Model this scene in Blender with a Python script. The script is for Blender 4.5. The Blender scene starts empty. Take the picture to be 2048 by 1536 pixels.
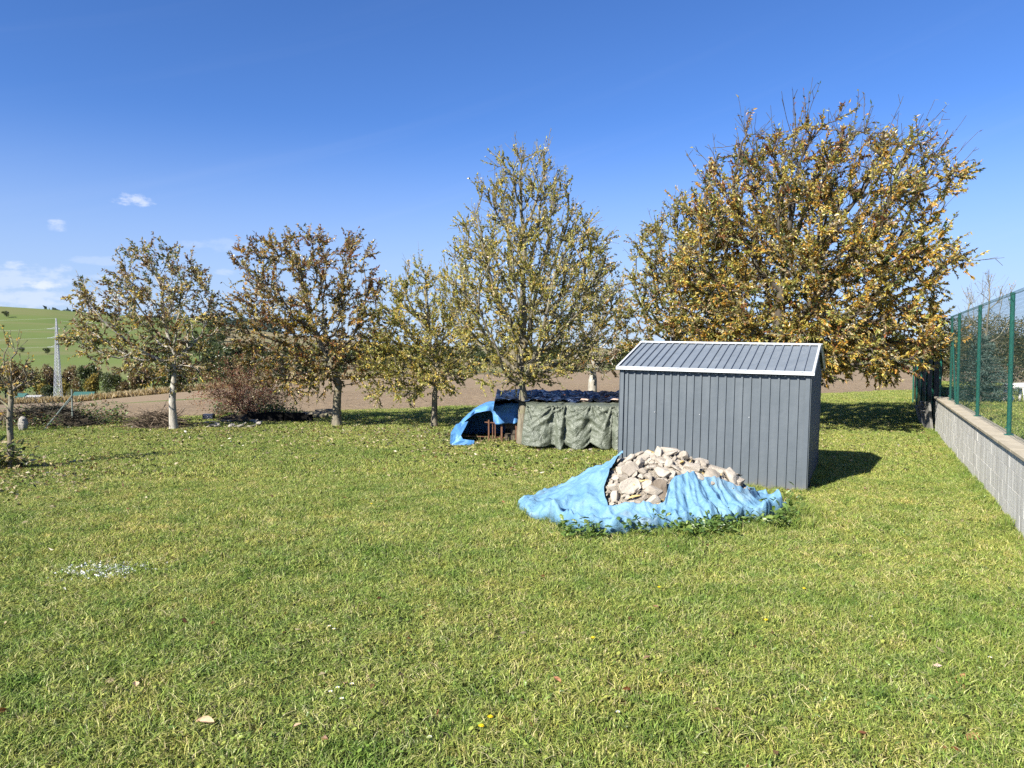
import bpy, bmesh, math, random
import numpy as np
from mathutils import Vector, Matrix, noise as mnoise

R = math.radians
scene = bpy.context.scene
col = scene.collection
random.seed(7)
rng = np.random.default_rng(7)

# ------------------------------------------------------------------ camera
CAM_H, FPX, PITCH = 2.1, 1500.0, math.atan(68 / 1500)
cam_d = bpy.data.cameras.new('camera'); cam = bpy.data.objects.new('camera', cam_d); col.objects.link(cam)
cam.location = (0, 0, CAM_H); cam.rotation_euler = (math.pi / 2 - PITCH, 0, 0)
cam_d.sensor_width = 36; cam_d.lens = 36 * FPX / 2048; cam_d.clip_start = .05; cam_d.clip_end = 9000
scene.camera = cam

# ------------------------------------------------------------------ world, sun, exposure
SUN_AZ = math.atan2(-.69, -.724)            # direction of the sun as atan2(x, y): behind the camera, to the left
SUN_EL = R(35.5)
SKY_STRENGTH, SUN_STRENGTH, EXPOSURE = .058, 5.0, 1.12

def nd(nt, typ, **kw):
    n = nt.nodes.new(typ)
    for k, v in kw.items():
        setattr(n, k, v)
    return n

class NT:
    """small helper for node maths"""
    def __init__(s, nt): s.nt = nt
    def put(s, sock, v):
        if hasattr(v, 'is_output') or isinstance(v, bpy.types.NodeSocket): s.nt.links.new(v, sock)
        else: sock.default_value = v
    def m(s, op, a, b=0.0, c=None, clamp=False):
        n = nd(s.nt, 'ShaderNodeMath', operation=op, use_clamp=clamp)
        s.put(n.inputs[0], a); s.put(n.inputs[1], b)
        if c is not None: s.put(n.inputs[2], c)
        return n.outputs[0]
    def noise(s, vec, scale, detail=3, rough=.55, dist=0.0):
        n = nd(s.nt, 'ShaderNodeTexNoise')
        if vec is not None: s.nt.links.new(vec, n.inputs['Vector'])
        n.inputs['Scale'].default_value = scale; n.inputs['Detail'].default_value = detail
        n.inputs['Roughness'].default_value = rough; n.inputs['Distortion'].default_value = dist
        return n.outputs['Fac']
    def ramp(s, fac, stops, interp='LINEAR'):
        n = nd(s.nt, 'ShaderNodeValToRGB'); s.put(n.inputs[0], fac)
        cr = n.color_ramp; cr.interpolation = interp
        while len(cr.elements) < len(stops): cr.elements.new(.5)
        for e, (p, c) in zip(cr.elements, stops):
            e.position = p; e.color = (*c, 1) if len(c) == 3 else c
        return n.outputs[0]
    def mix(s, fac, a, b, mode='MIX'):
        n = nd(s.nt, 'ShaderNodeMix', data_type='RGBA', blend_type=mode)
        s.put(n.inputs['Factor'], fac)
        for k, v in ((6, a), (7, b)):
            if isinstance(v, (tuple, list)): v = (*v, 1) if len(v) == 3 else v
            s.put(n.inputs[k], v)
        return n.outputs[2]
    def smooth(s, v, a, b):
        n = nd(s.nt, 'ShaderNodeMapRange', interpolation_type='SMOOTHSTEP')
        s.put(n.inputs[0], v); n.inputs[1].default_value = a; n.inputs[2].default_value = b
        return n.outputs[0]

world = bpy.data.worlds.new('World'); scene.world = world; world.use_nodes = True
wt = world.node_tree; wt.nodes.clear(); W = NT(wt)
sky = nd(wt, 'ShaderNodeTexSky', sky_type='NISHITA', sun_disc=False)
sky.sun_elevation = SUN_EL; sky.sun_rotation = SUN_AZ
sky.altitude = 300; sky.air_density = .85; sky.dust_density = .05; sky.ozone_density = 1.3
hsv = nd(wt, 'ShaderNodeHueSaturation'); hsv.inputs['Saturation'].default_value = 1.08; hsv.inputs['Hue'].default_value = .50
wt.links.new(W.mix(1.0, sky.outputs[0], (.83, 1.02, 1.46), 'MULTIPLY'), hsv.inputs['Color'])
tc = nd(wt, 'ShaderNodeTexCoord'); sep = nd(wt, 'ShaderNodeSeparateXYZ'); wt.links.new(tc.outputs['Generated'], sep.inputs[0])
az = W.m('ARCTAN2', sep.outputs[0], sep.outputs[1])
el = W.m('ARCSINE', sep.outputs[2])
cvec = nd(wt, 'ShaderNodeCombineXYZ'); wt.links.new(az, cvec.inputs[0]); wt.links.new(W.m('MULTIPLY', el, 2.2), cvec.inputs[1])
n1 = W.noise(cvec.outputs[0], 38, 6, .62)
n2 = W.noise(cvec.outputs[0], 9, 4, .55)
def px_dir(px, py):
    v = Vector(((px - 1024) / FPX, math.cos(PITCH) - math.sin(PITCH) * (768 - py) / FPX, -math.sin(PITCH) + math.cos(PITCH) * (768 - py) / FPX))
    return v
total = None
for (px, py, sx, sy, amt) in [(282, 409, 40, 13, .58), (130, 459, 22, 13, .42), (94, 573, 42, 12, .62), (45, 536, 26, 10, .4),
                              (140, 542, 20, 10, .32), (20, 560, 150, 26, .30), (60, 600, 240, 20, .34), (230, 560, 40, 10, .2),
                              (455, 497, 90, 16, .14), (455, 548, 24, 8, .2), (215, 525, 60, 10, .16)]:
    d = px_dir(px, py); a0 = math.atan2(d.x, d.y); e0 = math.asin(d.z / d.length)
    dx = W.m('DIVIDE', W.m('SUBTRACT', az, a0), sx / FPX * math.cos(a0) ** 1.2)
    dy = W.m('DIVIDE', W.m('SUBTRACT', el, e0), sy / FPX)
    # flat base: squash the lower half
    dy = W.m('MULTIPLY', dy, W.m('ADD', 1.0, W.m('MULTIPLY', W.m('LESS_THAN', dy, 0.0), .35)))
    r2 = W.m('ADD', W.m('MULTIPLY', dx, dx), W.m('MULTIPLY', dy, dy))
    r2 = W.m('ADD', r2, W.m('MULTIPLY', W.m('SUBTRACT', n1, .5), 4.2))
    msk = W.m('MULTIPLY', W.smooth(r2, 1.1, -.1), amt)
    total = msk if total is None else W.m('MAXIMUM', total, msk)
# thin high cirrus streaks, low contrast, all round the sky
cv2 = nd(wt, 'ShaderNodeCombineXYZ')
wt.links.new(W.m('ADD', az, W.m('MULTIPLY', el, -2.0)), cv2.inputs[0]); wt.links.new(W.m('MULTIPLY', W.m('SUBTRACT', el, W.m('MULTIPLY', az, .28)), 11.0), cv2.inputs[1])
streak = W.m('MULTIPLY', W.smooth(W.noise(cv2.outputs[0], 1.6, 4, .6), .50, .85), .07)
streak = W.m('MULTIPLY', streak, W.smooth(el, .55, .1))
total = W.m('MAXIMUM', total, streak)
hz = W.mix(W.m('MULTIPLY', W.smooth(el, .30, .0), .8), hsv.outputs[0], (4.1, 5.1, 6.9))   # even horizon haze all round
skyc = W.mix(total, hz, (8.2, 8.4, 9.2))
bg = nd(wt, 'ShaderNodeBackground'); wt.links.new(skyc, bg.inputs[0]); bg.inputs[1].default_value = SKY_STRENGTH
out = nd(wt, 'ShaderNodeOutputWorld'); wt.links.new(bg.outputs[0], out.inputs[0])

sun_d = bpy.data.lights.new('sun', 'SUN'); sun = bpy.data.objects.new('sun', sun_d); col.objects.link(sun)
sun_d.energy = SUN_STRENGTH; sun_d.angle = R(.53); sun_d.color = (1, .955, .86)
sv = Vector((math.sin(SUN_AZ) * math.cos(SUN_EL), math.cos(SUN_AZ) * math.cos(SUN_EL), math.sin(SUN_EL)))
sun.rotation_euler = (-sv).to_track_quat('-Z', 'Y').to_euler(); sun.location = sv * 60
vs = scene.view_settings
vs.view_transform = 'Standard'; vs.look = 'None'; vs.gamma = 1; vs.use_curve_mapping = False; vs.exposure = EXPOSURE
scene.cycles.max_bounces = 6; scene.cycles.transparent_max_bounces = 12; scene.cycles.use_denoising = False

# ------------------------------------------------------------------ helpers
def G(px, py, z=0.0):
    """where the ray of a photo pixel meets the level plane z"""
    d = px_dir(px, py); t = (z - CAM_H) / d.z
    return Vector((d.x * t, d.y * t, z))
def AT(px, py, depth):
    d = px_dir(px, py); t = depth / d.y
    return Vector((d.x * t, d.y * t, CAM_H + d.z * t))

def tag(o, label=None, cat=None, group=None, kind=None):
    if label: o['label'] = label
    if cat: o['category'] = cat
    if group: o['group'] = group
    if kind: o['kind'] = kind
    return o
def empty(name, loc=(0, 0, 0), rz=0.0):
    o = bpy.data.objects.new(name, None); col.objects.link(o); o.location = loc; o.rotation_euler = (0, 0, rz); o.empty_display_size = .1
    return o
def link(name, me, mat=None, parent=None):
    o = bpy.data.objects.new(name, me); col.objects.link(o)
    if mat is not None and not len(me.materials): me.materials.append(mat)
    if parent is not None: o.parent = parent
    return o
def np_mesh(name, V, F, colr=None, smooth=False):
    """V (n,3); F an (m,3)/(m,4) array or a list of such arrays; colr (n,3) point colours"""
    Fs = F if isinstance(F, list) else [F]
    Fs = [np.asarray(f, dtype=np.int32) for f in Fs if len(f)]
    me = bpy.data.meshes.new(name); V = np.asarray(V, dtype=np.float32)
    me.vertices.add(len(V)); me.vertices.foreach_set('co', V.ravel())
    li = np.concatenate([f.ravel() for f in Fs]); cnt = np.concatenate([np.full(len(f), f.shape[1], np.int32) for f in Fs])
    me.loops.add(len(li)); me.loops.foreach_set('vertex_index', li)
    me.polygons.add(len(cnt)); st = np.concatenate([[0], np.cumsum(cnt)[:-1]]).astype(np.int32)
    me.polygons.foreach_set('loop_start', st); me.polygons.foreach_set('loop_total', cnt)
    me.update(calc_edges=True)
    me.polygons.foreach_set('use_smooth', np.full(len(cnt), smooth))
    if colr is not None:
        at = me.color_attributes.new('col', 'FLOAT_COLOR', 'POINT')
        c = np.ones((len(V), 4), np.float32); c[:, :3] = colr; at.data.foreach_set('color', c.ravel())
    return me

class MB:
    """collects boxes, tubes and sheets for ONE mesh"""
    def __init__(s): s.v = []; s.f = []
    def add(s, vs, fs):
        b = len(s.v); s.v += [tuple(v) for v in vs]; s.f += [tuple(i + b for i in f) for f in fs]; return s
    def box(s, c, size, M=None):
        x, y, z = [q / 2 for q in size]
        vs = [Vector((a * x, b * y, d * z)) for a in (-1, 1) for b in (-1, 1) for d in (-1, 1)]
        if M is not None: vs = [M @ v for v in vs]
        return s.add([Vector(c) + v for v in vs], [(0, 1, 3, 2), (4, 6, 7, 5), (0, 4, 5, 1), (2, 3, 7, 6), (0, 2, 6, 4), (1, 5, 7, 3)])
    def tube(s, pts, rad, k=6, cap=True):
        pts = [Vector(p) for p in pts]; n = len(pts); rad = rad if isinstance(rad, (list, tuple)) else [rad] * n
        vs = []; u = None
        for i, p in enumerate(pts):
            t = (pts[min(i + 1, n - 1)] - pts[max(i - 1, 0)]).normalized()
            if u is None: u = t.orthogonal().normalized()
            u = (u - t * u.dot(t)).normalized(); w = t.cross(u)
            vs += [p + (u * math.cos(a) + w * math.sin(a)) * rad[i] for a in [2 * math.pi * j / k for j in range(k)]]
        fs = [(i * k + j, i * k + (j + 1) % k, (i + 1) * k + (j + 1) % k, (i + 1) * k + j) for i in range(n - 1) for j in range(k)]
        if cap: fs += [tuple(range(k - 1, -1, -1)), tuple((n - 1) * k + j for j in range(k))]
        return s.add(vs, fs)
    def bar(s, a, b, w, h=None):
        a, b = Vector(a), Vector(b); h = h or w; t = b - a; q = t.to_track_quat('Z', 'Y').to_matrix()
        return s.box((a + b) / 2, (w, h, t.length), q)
    def mesh(s, name, smooth=False):
        me = bpy.data.meshes.new(name); me.from_pydata(s.v, [], s.f); me.update()
        if smooth: me.polygons.foreach_set('use_smooth', [True] * len(me.polygons))
        return me
    def build(s, name, mat, parent=None, smooth=False):
        return link(name, s.mesh(name, smooth), mat, parent)

def mat(name, base=(.5, .5, .5), rough=.7, spec=.3, metal=0.0):
    m = bpy.data.materials.new(name); m.use_nodes = True
    b = m.node_tree.nodes['Principled BSDF']
    b.inputs['Base Color'].default_value = (*base, 1); b.inputs['Roughness'].default_value = rough
    b.inputs['Specular IOR Level'].default_value = spec; b.inputs['Metallic'].default_value = metal
    return m, NT(m.node_tree), b
def bump(N, b, h, strength=.5, dist=.01):
    n = nd(N.nt, 'ShaderNodeBump'); n.inputs['Strength'].default_value = strength; n.inputs['Distance'].default_value = dist
    N.nt.links.new(h, n.inputs['Height']); N.nt.links.new(n.outputs[0], b.inputs['Normal'])
def wpos(N): return nd(N.nt, 'ShaderNodeNewGeometry').outputs['Position']
def opos(N): return nd(N.nt, 'ShaderNodeTexCoord').outputs['Object']
def stretch(N, vec, sc):
    n = nd(N.nt, 'ShaderNodeMapping'); n.inputs['Scale'].default_value = sc; N.nt.links.new(vec, n.inputs[0]); return n.outputs[0]
def plain(name, a, b, scale=6, rough=.8, spec=.25, bmp=.3, bd=.01, metal=0.0, vec='obj', st=None, detail=5):
    m, N, p = mat(name, a, rough, spec, metal)
    v = opos(N) if vec == 'obj' else wpos(N)
    if st: v = stretch(N, v, st)
    n = N.noise(v, scale, detail, .62)
    N.nt.links.new(N.ramp(n, [(.32, a), (.68, b)]), p.inputs['Base Color'])
    if bmp: bump(N, p, N.noise(v, scale * 4, 4, .6), bmp, bd)
    return m
def leafmat(name, trans=.35, rough=.5, spec=.35, tint=None):
    m, N, p = mat(name, (.2, .2, .05), rough, spec)
    at = nd(N.nt, 'ShaderNodeVertexColor', layer_name='col')
    c = at.outputs[0]
    N.nt.links.new(c, p.inputs['Base Color'])
    tr = nd(N.nt, 'ShaderNodeBsdfTranslucent'); N.nt.links.new(N.mix(1.0, c, (1.15, 1.1, .6), 'MULTIPLY'), tr.inputs[0])
    mx = nd(N.nt, 'ShaderNodeMixShader'); mx.inputs[0].default_value = trans
    N.nt.links.new(p.outputs[0], mx.inputs[1]); N.nt.links.new(tr.outputs[0], mx.inputs[2])
    o = [n for n in N.nt.nodes if n.type == 'OUTPUT_MATERIAL'][0]; N.nt.links.new(mx.outputs[0], o.inputs[0])
    return m

# ------------------------------------------------------------------ terrain
def edge_y(x): return 28.3 + .5 * x
def slope_u(u): return float(np.interp(u, [-1.3, -.58, -.266, .05, .45, 1.3], [.058, .0527, .033, .0244, .0196, .015]))
def lawn_h(x, y):
    return .035 * mnoise.noise(Vector((x * .22, y * .22, 0))) + .012 * mnoise.noise(Vector((x * .9, y * .9, 5)))
VAL = 262.0
RIDGE_PX = ([-900, 0, 100, 200, 330, 470, 600, 800, 1000, 1150, 1300, 2048, 3200], [608, 613, 619, 628, 637, 655, 673, 690, 695, 697, 697, 697, 697])
def ridge_z(u, y=900.0):
    py = float(np.interp(1024 + FPX * u, *RIDGE_PX)); return CAM_H + (700 - py) / FPX * y
def land(x, y):
    u = x / max(y, 1.0); ye = edge_y(x)
    if y <= ye: return lawn_h(x, y)
    d = min(y, VAL) - ye; z = -slope_u(u) * d * d / (d + 5.0) + lawn_h(x, y) * max(0, 1 - d / 3)
    z += .05 * mnoise.noise(Vector((x * .12, y * .12, 3))) * min(1, d / 6)
    if y > VAL:
        t = min(1.0, (y - VAL) / (900 - VAL)); zr = ridge_z(u)
        z = z + (zr - z) * (t * .55 + .45 * t * t)
        z += 2.2 * mnoise.noise(Vector((x * .006, y * .006, 1))) * math.sin(t * math.pi)
        if y > 900: z = zr - (y - 900) * .03
    return z
US = np.linspace(-1.3, 1.3, 330)
def sheet(name, y0, y1, rows, m, label=None, us=US, power=1.0, dz=0.0):
    """a strip of the land between two depth lines y0(u) and y1(u)"""
    V = []; nc = len(us)
    for k in range(rows + 1):
        t = (k / rows) ** power
        for u in us:
            a, b = y0(u), y1(u); y = a + (b - a) * t; x = u * y
            V.append((x, y, land(x, y) + dz))
    i = np.arange(rows)[:, None] * nc + np.arange(nc - 1)[None]; i = i.ravel()
    o = link(name, np_mesh(name, V, np.stack([i, i + 1, i + nc + 1, i + nc], 1), smooth=True), m)
    return tag(o, kind='structure', label=label)
def ye_u(u): return 28.3 / (1 - .5 * u) if u < 1.25 else 28.3 / .375

# soil
m_soil, N, p = mat('ploughed_soil', (.2, .14, .1), .95, .1)
v = wpos(N); big = N.noise(v, .05, 4, .6); fine = N.noise(v, 3.0, 5, .7); row = N.noise(stretch(N, v, (.25, 2.2, 1)), 1.0, 3, .6)
c = N.ramp(big, [(.3, (.275, .205, .128)), (.7, (.36, .272, .172))])
c = N.mix(N.smooth(fine, .35, .7), N.mix(1.0, c, (.62, .60, .58), 'MULTIPLY'), c)
c = N.mix(N.m('MULTIPLY', N.smooth(row, .5, .7), .35), c, (.22, .15, .10))
N.nt.links.new(c, p.inputs['Base Color']); bump(N, p, N.m('ADD', fine, N.m('MULTIPLY', row, .8)), 1.0, .12)
m_soil2, N, p = mat('ploughed_soil_grey', (.2, .15, .12), .95, .1)
v = wpos(N); big = N.noise(v, .04, 4, .6); fine = N.noise(v, 1.2, 5, .7)
N.nt.links.new(N.mix(N.smooth(fine, .35, .7), (.21, .155, .097), N.ramp(big, [(.3, (.26, .193, .122)), (.7, (.32, .24, .153))])), p.inputs['Base Color']); bump(N, p, fine, .8, .15)
def grassland(name, a, b, c3, scale):
    m, N, p = mat(name, a, .9, .15); v = wpos(N)
    n = N.noise(v, scale, 4, .6); st = N.noise(stretch(N, v, (.12, 1.0, 1)), scale * 3, 4, .65)
    c = N.mix(N.m('MULTIPLY', N.smooth(st, .40, .66), .9), N.ramp(n, [(.35, a), (.65, b)]), c3)
    N.nt.links.new(c, p.inputs['Base Color']); return m
m_strip = grassland('strip_grass', (.10, .13, .035), (.15, .17, .05), (.17, .15, .06), .3)
m_hillgreen = grassland('winter_crop', (.095, .135, .034), (.125, .16, .042), (.15, .155, .06), .006)
m_hillbrown = grassland('hill_soil', (.24, .18, .105), (.28, .215, .125), (.17, .17, .07), .01)
m_meadow = grassland('valley_meadow', (.13, .14, .05), (.2, .18, .075), (.10, .13, .04), .03)

# lawn base sheet
m_lawn, N, p = mat('lawn_soil', (.05, .06, .02), .95, .1)
v = wpos(N); n = N.noise(v, 14, 5, .7); n2_ = N.noise(v, .6, 4, .6)
c = N.mix(N.smooth(n, .3, .7), (.022, .024, .010), N.ramp(n2_, [(.35, (.075, .08, .025)), (.65, (.10, .10, .035))]))
N.nt.links.new(c, p.inputs['Base Color']); bump(N, p, n, .8, .03)
nx, ny = 150, 110
V = []
for j in range(ny + 1):
    for i in range(nx + 1):
        x = -60 + 120 * i / nx; y = -14 + (edge_y(x) + 14) * j / ny
        V.append((x, y, lawn_h(x, y)))
i = (np.arange(ny)[:, None] * (nx + 1) + np.arange(nx)[None]).ravel()
tag(link('lawn', np_mesh('lawn', V, np.stack([i, i + 1, i + nx + 2, i + nx + 1], 1), smooth=True), m_lawn), kind='structure')

def strip_y(u): return max(ye_u(u) + 1.5, float(np.interp(u, [-1.3, -.58, -.3, -.1, 1.3], [44, 49.5, 51, 54, 66])))
def strip_w(u): return float(np.interp(u, [-1.3, -.5, -.38, -.3, 1.3], [6, 6, 3.5, .25, .25]))
sheet('ploughed_field', ye_u, strip_y, 26, m_soil)
sheet('grass_strip', strip_y, lambda u: strip_y(u) + strip_w(u), 3, m_strip)
sheet('ploughed_field', lambda u: strip_y(u) + strip_w(u), lambda u: 246., 30, m_soil2, power=1.5).name = 'far_field'
sheet('valley_meadow', lambda u: 246., lambda u: 300., 6, m_meadow)
U_SPLIT = (430 - 1024) / FPX
sheet('green_hill', lambda u: 300., lambda u: 900., 40, m_hillgreen, us=np.linspace(-1.3, U_SPLIT, 140))
sheet('brown_hill', lambda u: 300., lambda u: 900., 40, m_hillbrown, us=np.linspace(U_SPLIT, 1.3, 140))
sheet('far_land', lambda u: 900., lambda u: 5200., 10, m_hillgreen)

# ------------------------------------------------------------------ shed
m_sheet, N, p = mat('anthracite_sheet_metal', (.075, .09, .105), .42, .5, .0)
v = opos(N); n = N.noise(stretch(N, v, (3, 3, .6)), 2.0, 5, .6)
sz = nd(N.nt, 'ShaderNodeSeparateXYZ'); N.nt.links.new(v, sz.inputs[0])
dirt = N.m('MULTIPLY', N.smooth(N.m('ADD', sz.outputs[2], N.m('MULTIPLY', N.noise(v, 7, 5, .7), .5)), .46, .14), .5)
N.nt.links.new(N.mix(dirt, N.ramp(n, [(.3, (.084, .100, .115)), (.7, (.100, .117, .132))]), (.17, .15, .115)), p.inputs['Base Color'])
N.nt.links.new(N.m('ADD', .36, N.m('MULTIPLY', n, .2)), p.inputs['Roughness']); bump(N, p, N.noise(v, 2.2, 3), .35, .03)
m_roof, N, p = mat('anthracite_roof_sky_sheen', (.09, .11, .13), .4, .5)
v = opos(N); n = N.noise(v, 5.0, 6, .65)
N.nt.links.new(N.ramp(n, [(.3, (.15, .175, .20)), (.7, (.185, .21, .235))]), p.inputs['Base Color'])  # sky reflection painted into the base, lighter than the wall sheets
N.nt.links.new(N.m('ADD', .3, N.m('MULTIPLY', n, .25)), p.inputs['Roughness'])
m_trim = plain('white_trim_metal', (.50, .52, .53), (.58, .60, .60), 8, .4, .5, .05)
m_bolt = plain('bolt_zinc', (.6, .6, .6), (.75, .75, .75), 8, .3, .6, 0, metal=.6)

YAW = R(25.3); SX, SY, SL, SD, SHE, SHR, TILT = 4.313, 10.96, 2.834, 2.705, 1.768, 2.164, .02
shed = empty('metal_shed', (SX, SY, 0)); shed.rotation_euler = (0, 0, -YAW)
tag(shed, 'dark grey corrugated metal garden shed with white edged ridged roof', 'shed')
# local frame: x along the long wall (right corner at 0, left corner at -SL), y depth, tilt about y
TM = Matrix.Rotation(TILT, 4, 'Y')
def sheet_profile(x0, x1, nrib, depth, n_lead=1):
    """points of a trapezoid ribbed sheet cross-section"""
    pts = []; pitch = (x1 - x0) / nrib; rw, rs = .030, .003
    for k in range(nrib):
        a = x0 + pitch * k
        pts += [(a, 0), (a + pitch - rw - rs, 0), (a + pitch - rw, depth), (a + pitch - rs, depth)]
    pts.append((x1, 0)); return pts
def panel(parent, name, prof, p0, ax, nrm, up0, up1, m, th=.004):
    """extrude a profile (along ax, out nrm) between two up offsets; closed thin sheet"""
    ax, nrm = Vector(ax), Vector(nrm); vs = []; n = len(prof)
    for (s, o) in prof:
        for u in (up0, up1):
            for t in (0, -th):
                vs.append(TM @ (Vector(p0) + ax * s + nrm * (o + t) + Vector(u)))
    fs = []
    for i in range(n - 1):
        a, b = i * 4, i * 4 + 4
        fs += [(a, b, b + 2, a + 2), (a + 1, a + 3, b + 3, b + 1), (a, a + 1, b + 1, b), (a + 2, b + 2, b + 3, a + 3)]
    fs += [(0, 2, 3, 1), (n * 4 - 4, n * 4 - 3, n * 4 - 1, n * 4 - 2)]
    return MB().add(vs, fs).build(name, m, parent)
cuts = [-SL, -SL + .585, -SL + 1.29, -SL + 2.03, 0]
for k in range(4):
    nr = (5, 6, 6, 6)[k]
    panel(shed, 'wall_panel', sheet_profile(cuts[k] + .002, cuts[k + 1] - .002, nr, .022), (0, 0, 0), (1, 0, 0), (0, -1, 0), (0, 0, -.05), (0, 0, SHE - .02), m_sheet)
    panel(shed, 'wall_panel', sheet_profile(cuts[k] + .002, cuts[k + 1] - .002, nr, .022), (0, SD, 0), (1, 0, 0), (0, 1, 0), (0, 0, -.05), (0, 0, SHE - .02), m_sheet)
    if k:
        MB().tube([TM @ Vector((cuts[k] - .02, -.018, 1.07)), TM @ Vector((cuts[k] - .02, -.030, 1.07))], .008, 8).build('bolt', m_bolt, shed)
for side, xs in ((1, 0.0), (-1, -SL)):
    for k in range(4):
        a, b = SD * k / 4, SD * (k + 1) / 4
        nr = 6; prof = sheet_profile(a + .002, b - .002, nr, .022)
        # gable: top edge follows the roof slope
        vs = []; n = len(prof)
        for (s, o) in prof:
            top = SHE + (SHR - SHE) * (1 - abs(s - SD / 2) / (SD / 2)) - .03
            for z in (-.05, top):
                for t in (0, -.004): vs.append(TM @ Vector((xs + side * (o + t), s, z)))
        fs = []
        for i in range(n - 1):
            q, w = i * 4, i * 4 + 4
            fs += [(q, w, w + 2, q + 2), (q + 1, q + 3, w + 3, w + 1), (q, q + 1, w + 1, w), (q + 2, w + 2, w + 3, q + 3)]
        MB().add(vs, fs).build('gable_panel', m_sheet, shed)
for (x, y) in ((0, 0), (-SL, 0), (0, SD), (-SL, SD)):
    sx = 1 if x == 0 else -1; sy = -1 if y == 0 else 1
    b = MB()
    b.box(TM @ Vector((x - sx * .015, y + sy * .029, SHE / 2 - .03)), (.06, .006, SHE - .02), TM.to_3x3())
    b.box(TM @ Vector((x + sx * .027, y - sy * .008, SHE / 2 - .03)), (.006, .06, SHE - .02), TM.to_3x3())
    b.build('corner_trim', m_sheet, shed)
OE, OV = .083, .061
sl = (SHR - SHE) / (SD / 2)
def roof_pt(x, y, h=0):  # point on the front or back roof plane, h above it
    z = SHE + (SHR - SHE) * (1 - abs(y - SD / 2) / (SD / 2)); s = -1 if y < SD / 2 else 1
    nn = Vector((0, s * sl, 1)).normalized()
    return TM @ (Vector((x, y, z)) + nn * h)
rc = [-SL - OV, -SL + .66, -SL + 1.36, -SL + 2.08, OV]
for back in (0, 1):
    for k in range(4):
        prof = sheet_profile(rc[k] + .002, rc[k + 1] - .002, (6, 5, 6, 6)[k], .022)
        y0, y1 = (-OE, SD / 2 - .004) if not back else (SD + OE, SD / 2 + .004)
        vs = []
        for (s, o) in prof:
            for y in (y0, y1):
                for t in (0, -.004): vs.append(roof_pt(s, y, o + t + .01))
        fs = []; n = len(prof)
        for i in range(n - 1):
            q, w = i * 4, i * 4 + 4
            fs += [(q, w, w + 2, q + 2), (q + 1, q + 3, w + 3, w + 1), (q, q + 1, w + 1, w), (q + 2, w + 2, w + 3, q + 3)]
        MB().add(vs, fs).build('roof_panel', m_roof, shed)
    s = -1 if not back else 1; ye = -OE if not back else SD + OE
    b = MB()   # eave trim: an angle of white metal
    P0, P1 = Vector((-SL - OV - .012, ye + s * .012, SHE - sl * OE)), Vector((OV + .012, ye + s * .012, SHE - sl * OE))
    b.box(TM @ ((P0 + P1) / 2 + Vector((0, 0, .006))), ((P1 - P0).length, .010, .036), TM.to_3x3())
    b.box(TM @ ((P0 + P1) / 2 + Vector((0, -s * .028, .036))), ((P1 - P0).length, .034, .006), TM.to_3x3() @ Matrix.Rotation(-s * -math.atan(sl) * -1, 3, 'X'))
    b.build('eave_trim', m_trim, shed)
    for xe, sg in ((-SL - OV, -1), (OV, 1)):
        a_, b_ = roof_pt(xe + sg * .006, ye, .008), roof_pt(xe + sg * .006, SD / 2, .008)
        t = b_ - a_; q = t.to_track_quat('Y', 'Z').to_matrix()
        b = MB(); b.box((a_ + b_) / 2, (.010, t.length, .050), q); b.box((a_ + b_) / 2 + q @ Vector((-sg * .013, 0, .028)), (.032, t.length, .006), q)
        b.build('verge_trim', m_trim, shed)
b = MB()
for s in (-1, 1):
    pts = [roof_pt(-SL - OV - .014, SD / 2 + s * .004, .046), roof_pt(OV + .014, SD / 2 + s * .004, .046), roof_pt(OV + .014, SD / 2 + s * .07, .042), roof_pt(-SL - OV - .014, SD / 2 + s * .07, .042)]
    if s > 0: pts = pts[::-1]
    lo = [q_ + Vector((0, 0, -.006)) for q_ in pts]
    b.add(pts + lo, [(0, 1, 2, 3), (7, 6, 5, 4), (0, 4, 5, 1), (1, 5, 6, 2), (2, 6, 7, 3), (3, 7, 4, 0)])
b.build('ridge_cap', m_trim, shed)

# ------------------------------------------------------------------ concrete wall, cap, fence
m_block, N, p = mat('concrete_block', (.4, .39, .37), .92, .2)
v = wpos(N); oi = nd(N.nt, 'ShaderNodeObjectInfo').outputs['Random']
run = N.noise(stretch(N, v, (4.5, 4.5, .30)), 2.0, 5, .65); gr = N.noise(v, 40, 4, .7)
c = N.ramp(N.m('ADD', run, N.m('MULTIPLY', N.m('SUBTRACT', oi, .5), .05)), [(.28, (.44, .42, .375)), (.45, (.56, .54, .49)), (.57, (.66, .64, .59)), (.70, (.80, .78, .73))])
c = N.mix(N.m('MULTIPLY', N.smooth(gr, .4, .7), .22), c, (.32, .31, .28))
N.nt.links.new(c, p.inputs['Base Color']); bump(N, p, gr, .6, .01)
m_cap = plain('sandstone_cap', (.33, .285, .205), (.45, .395, .295), 5, .9, .2, .4, .006, vec='w')
m_mortar = plain('tree_shade_slab', (.15, .145, .13), (.24, .23, .21), 12, .95, .1, .4, vec='w')  # leaning slabs: shade of the tree put into a darker base colour
A = Vector((5.86, 8.58, 0)); B = Vector((10.87, 19.2, 0)); WD = (B - A).normalized(); WN = Vector((-WD.y, WD.x, 0))   # WN points to our lawn
WS = A - WD * 4.5; WL = (B - WS).length
wz = math.atan2(WD.y, WD.x)
wall = empty('block_wall', WS, wz); tag(wall, 'low grey concrete block wall with pale streaks beside the lawn', 'wall')
WM = Matrix.Translation(WS) @ Matrix.Rotation(wz, 4, 'Z')
MB().box((WL / 2, -.12, .37), (WL - .02, .19, .98)).build('mortar_core', m_block, wall)
BH = .222
bm_full = None
nb = int(WL / .5) + 1
blockmesh = {}
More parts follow.
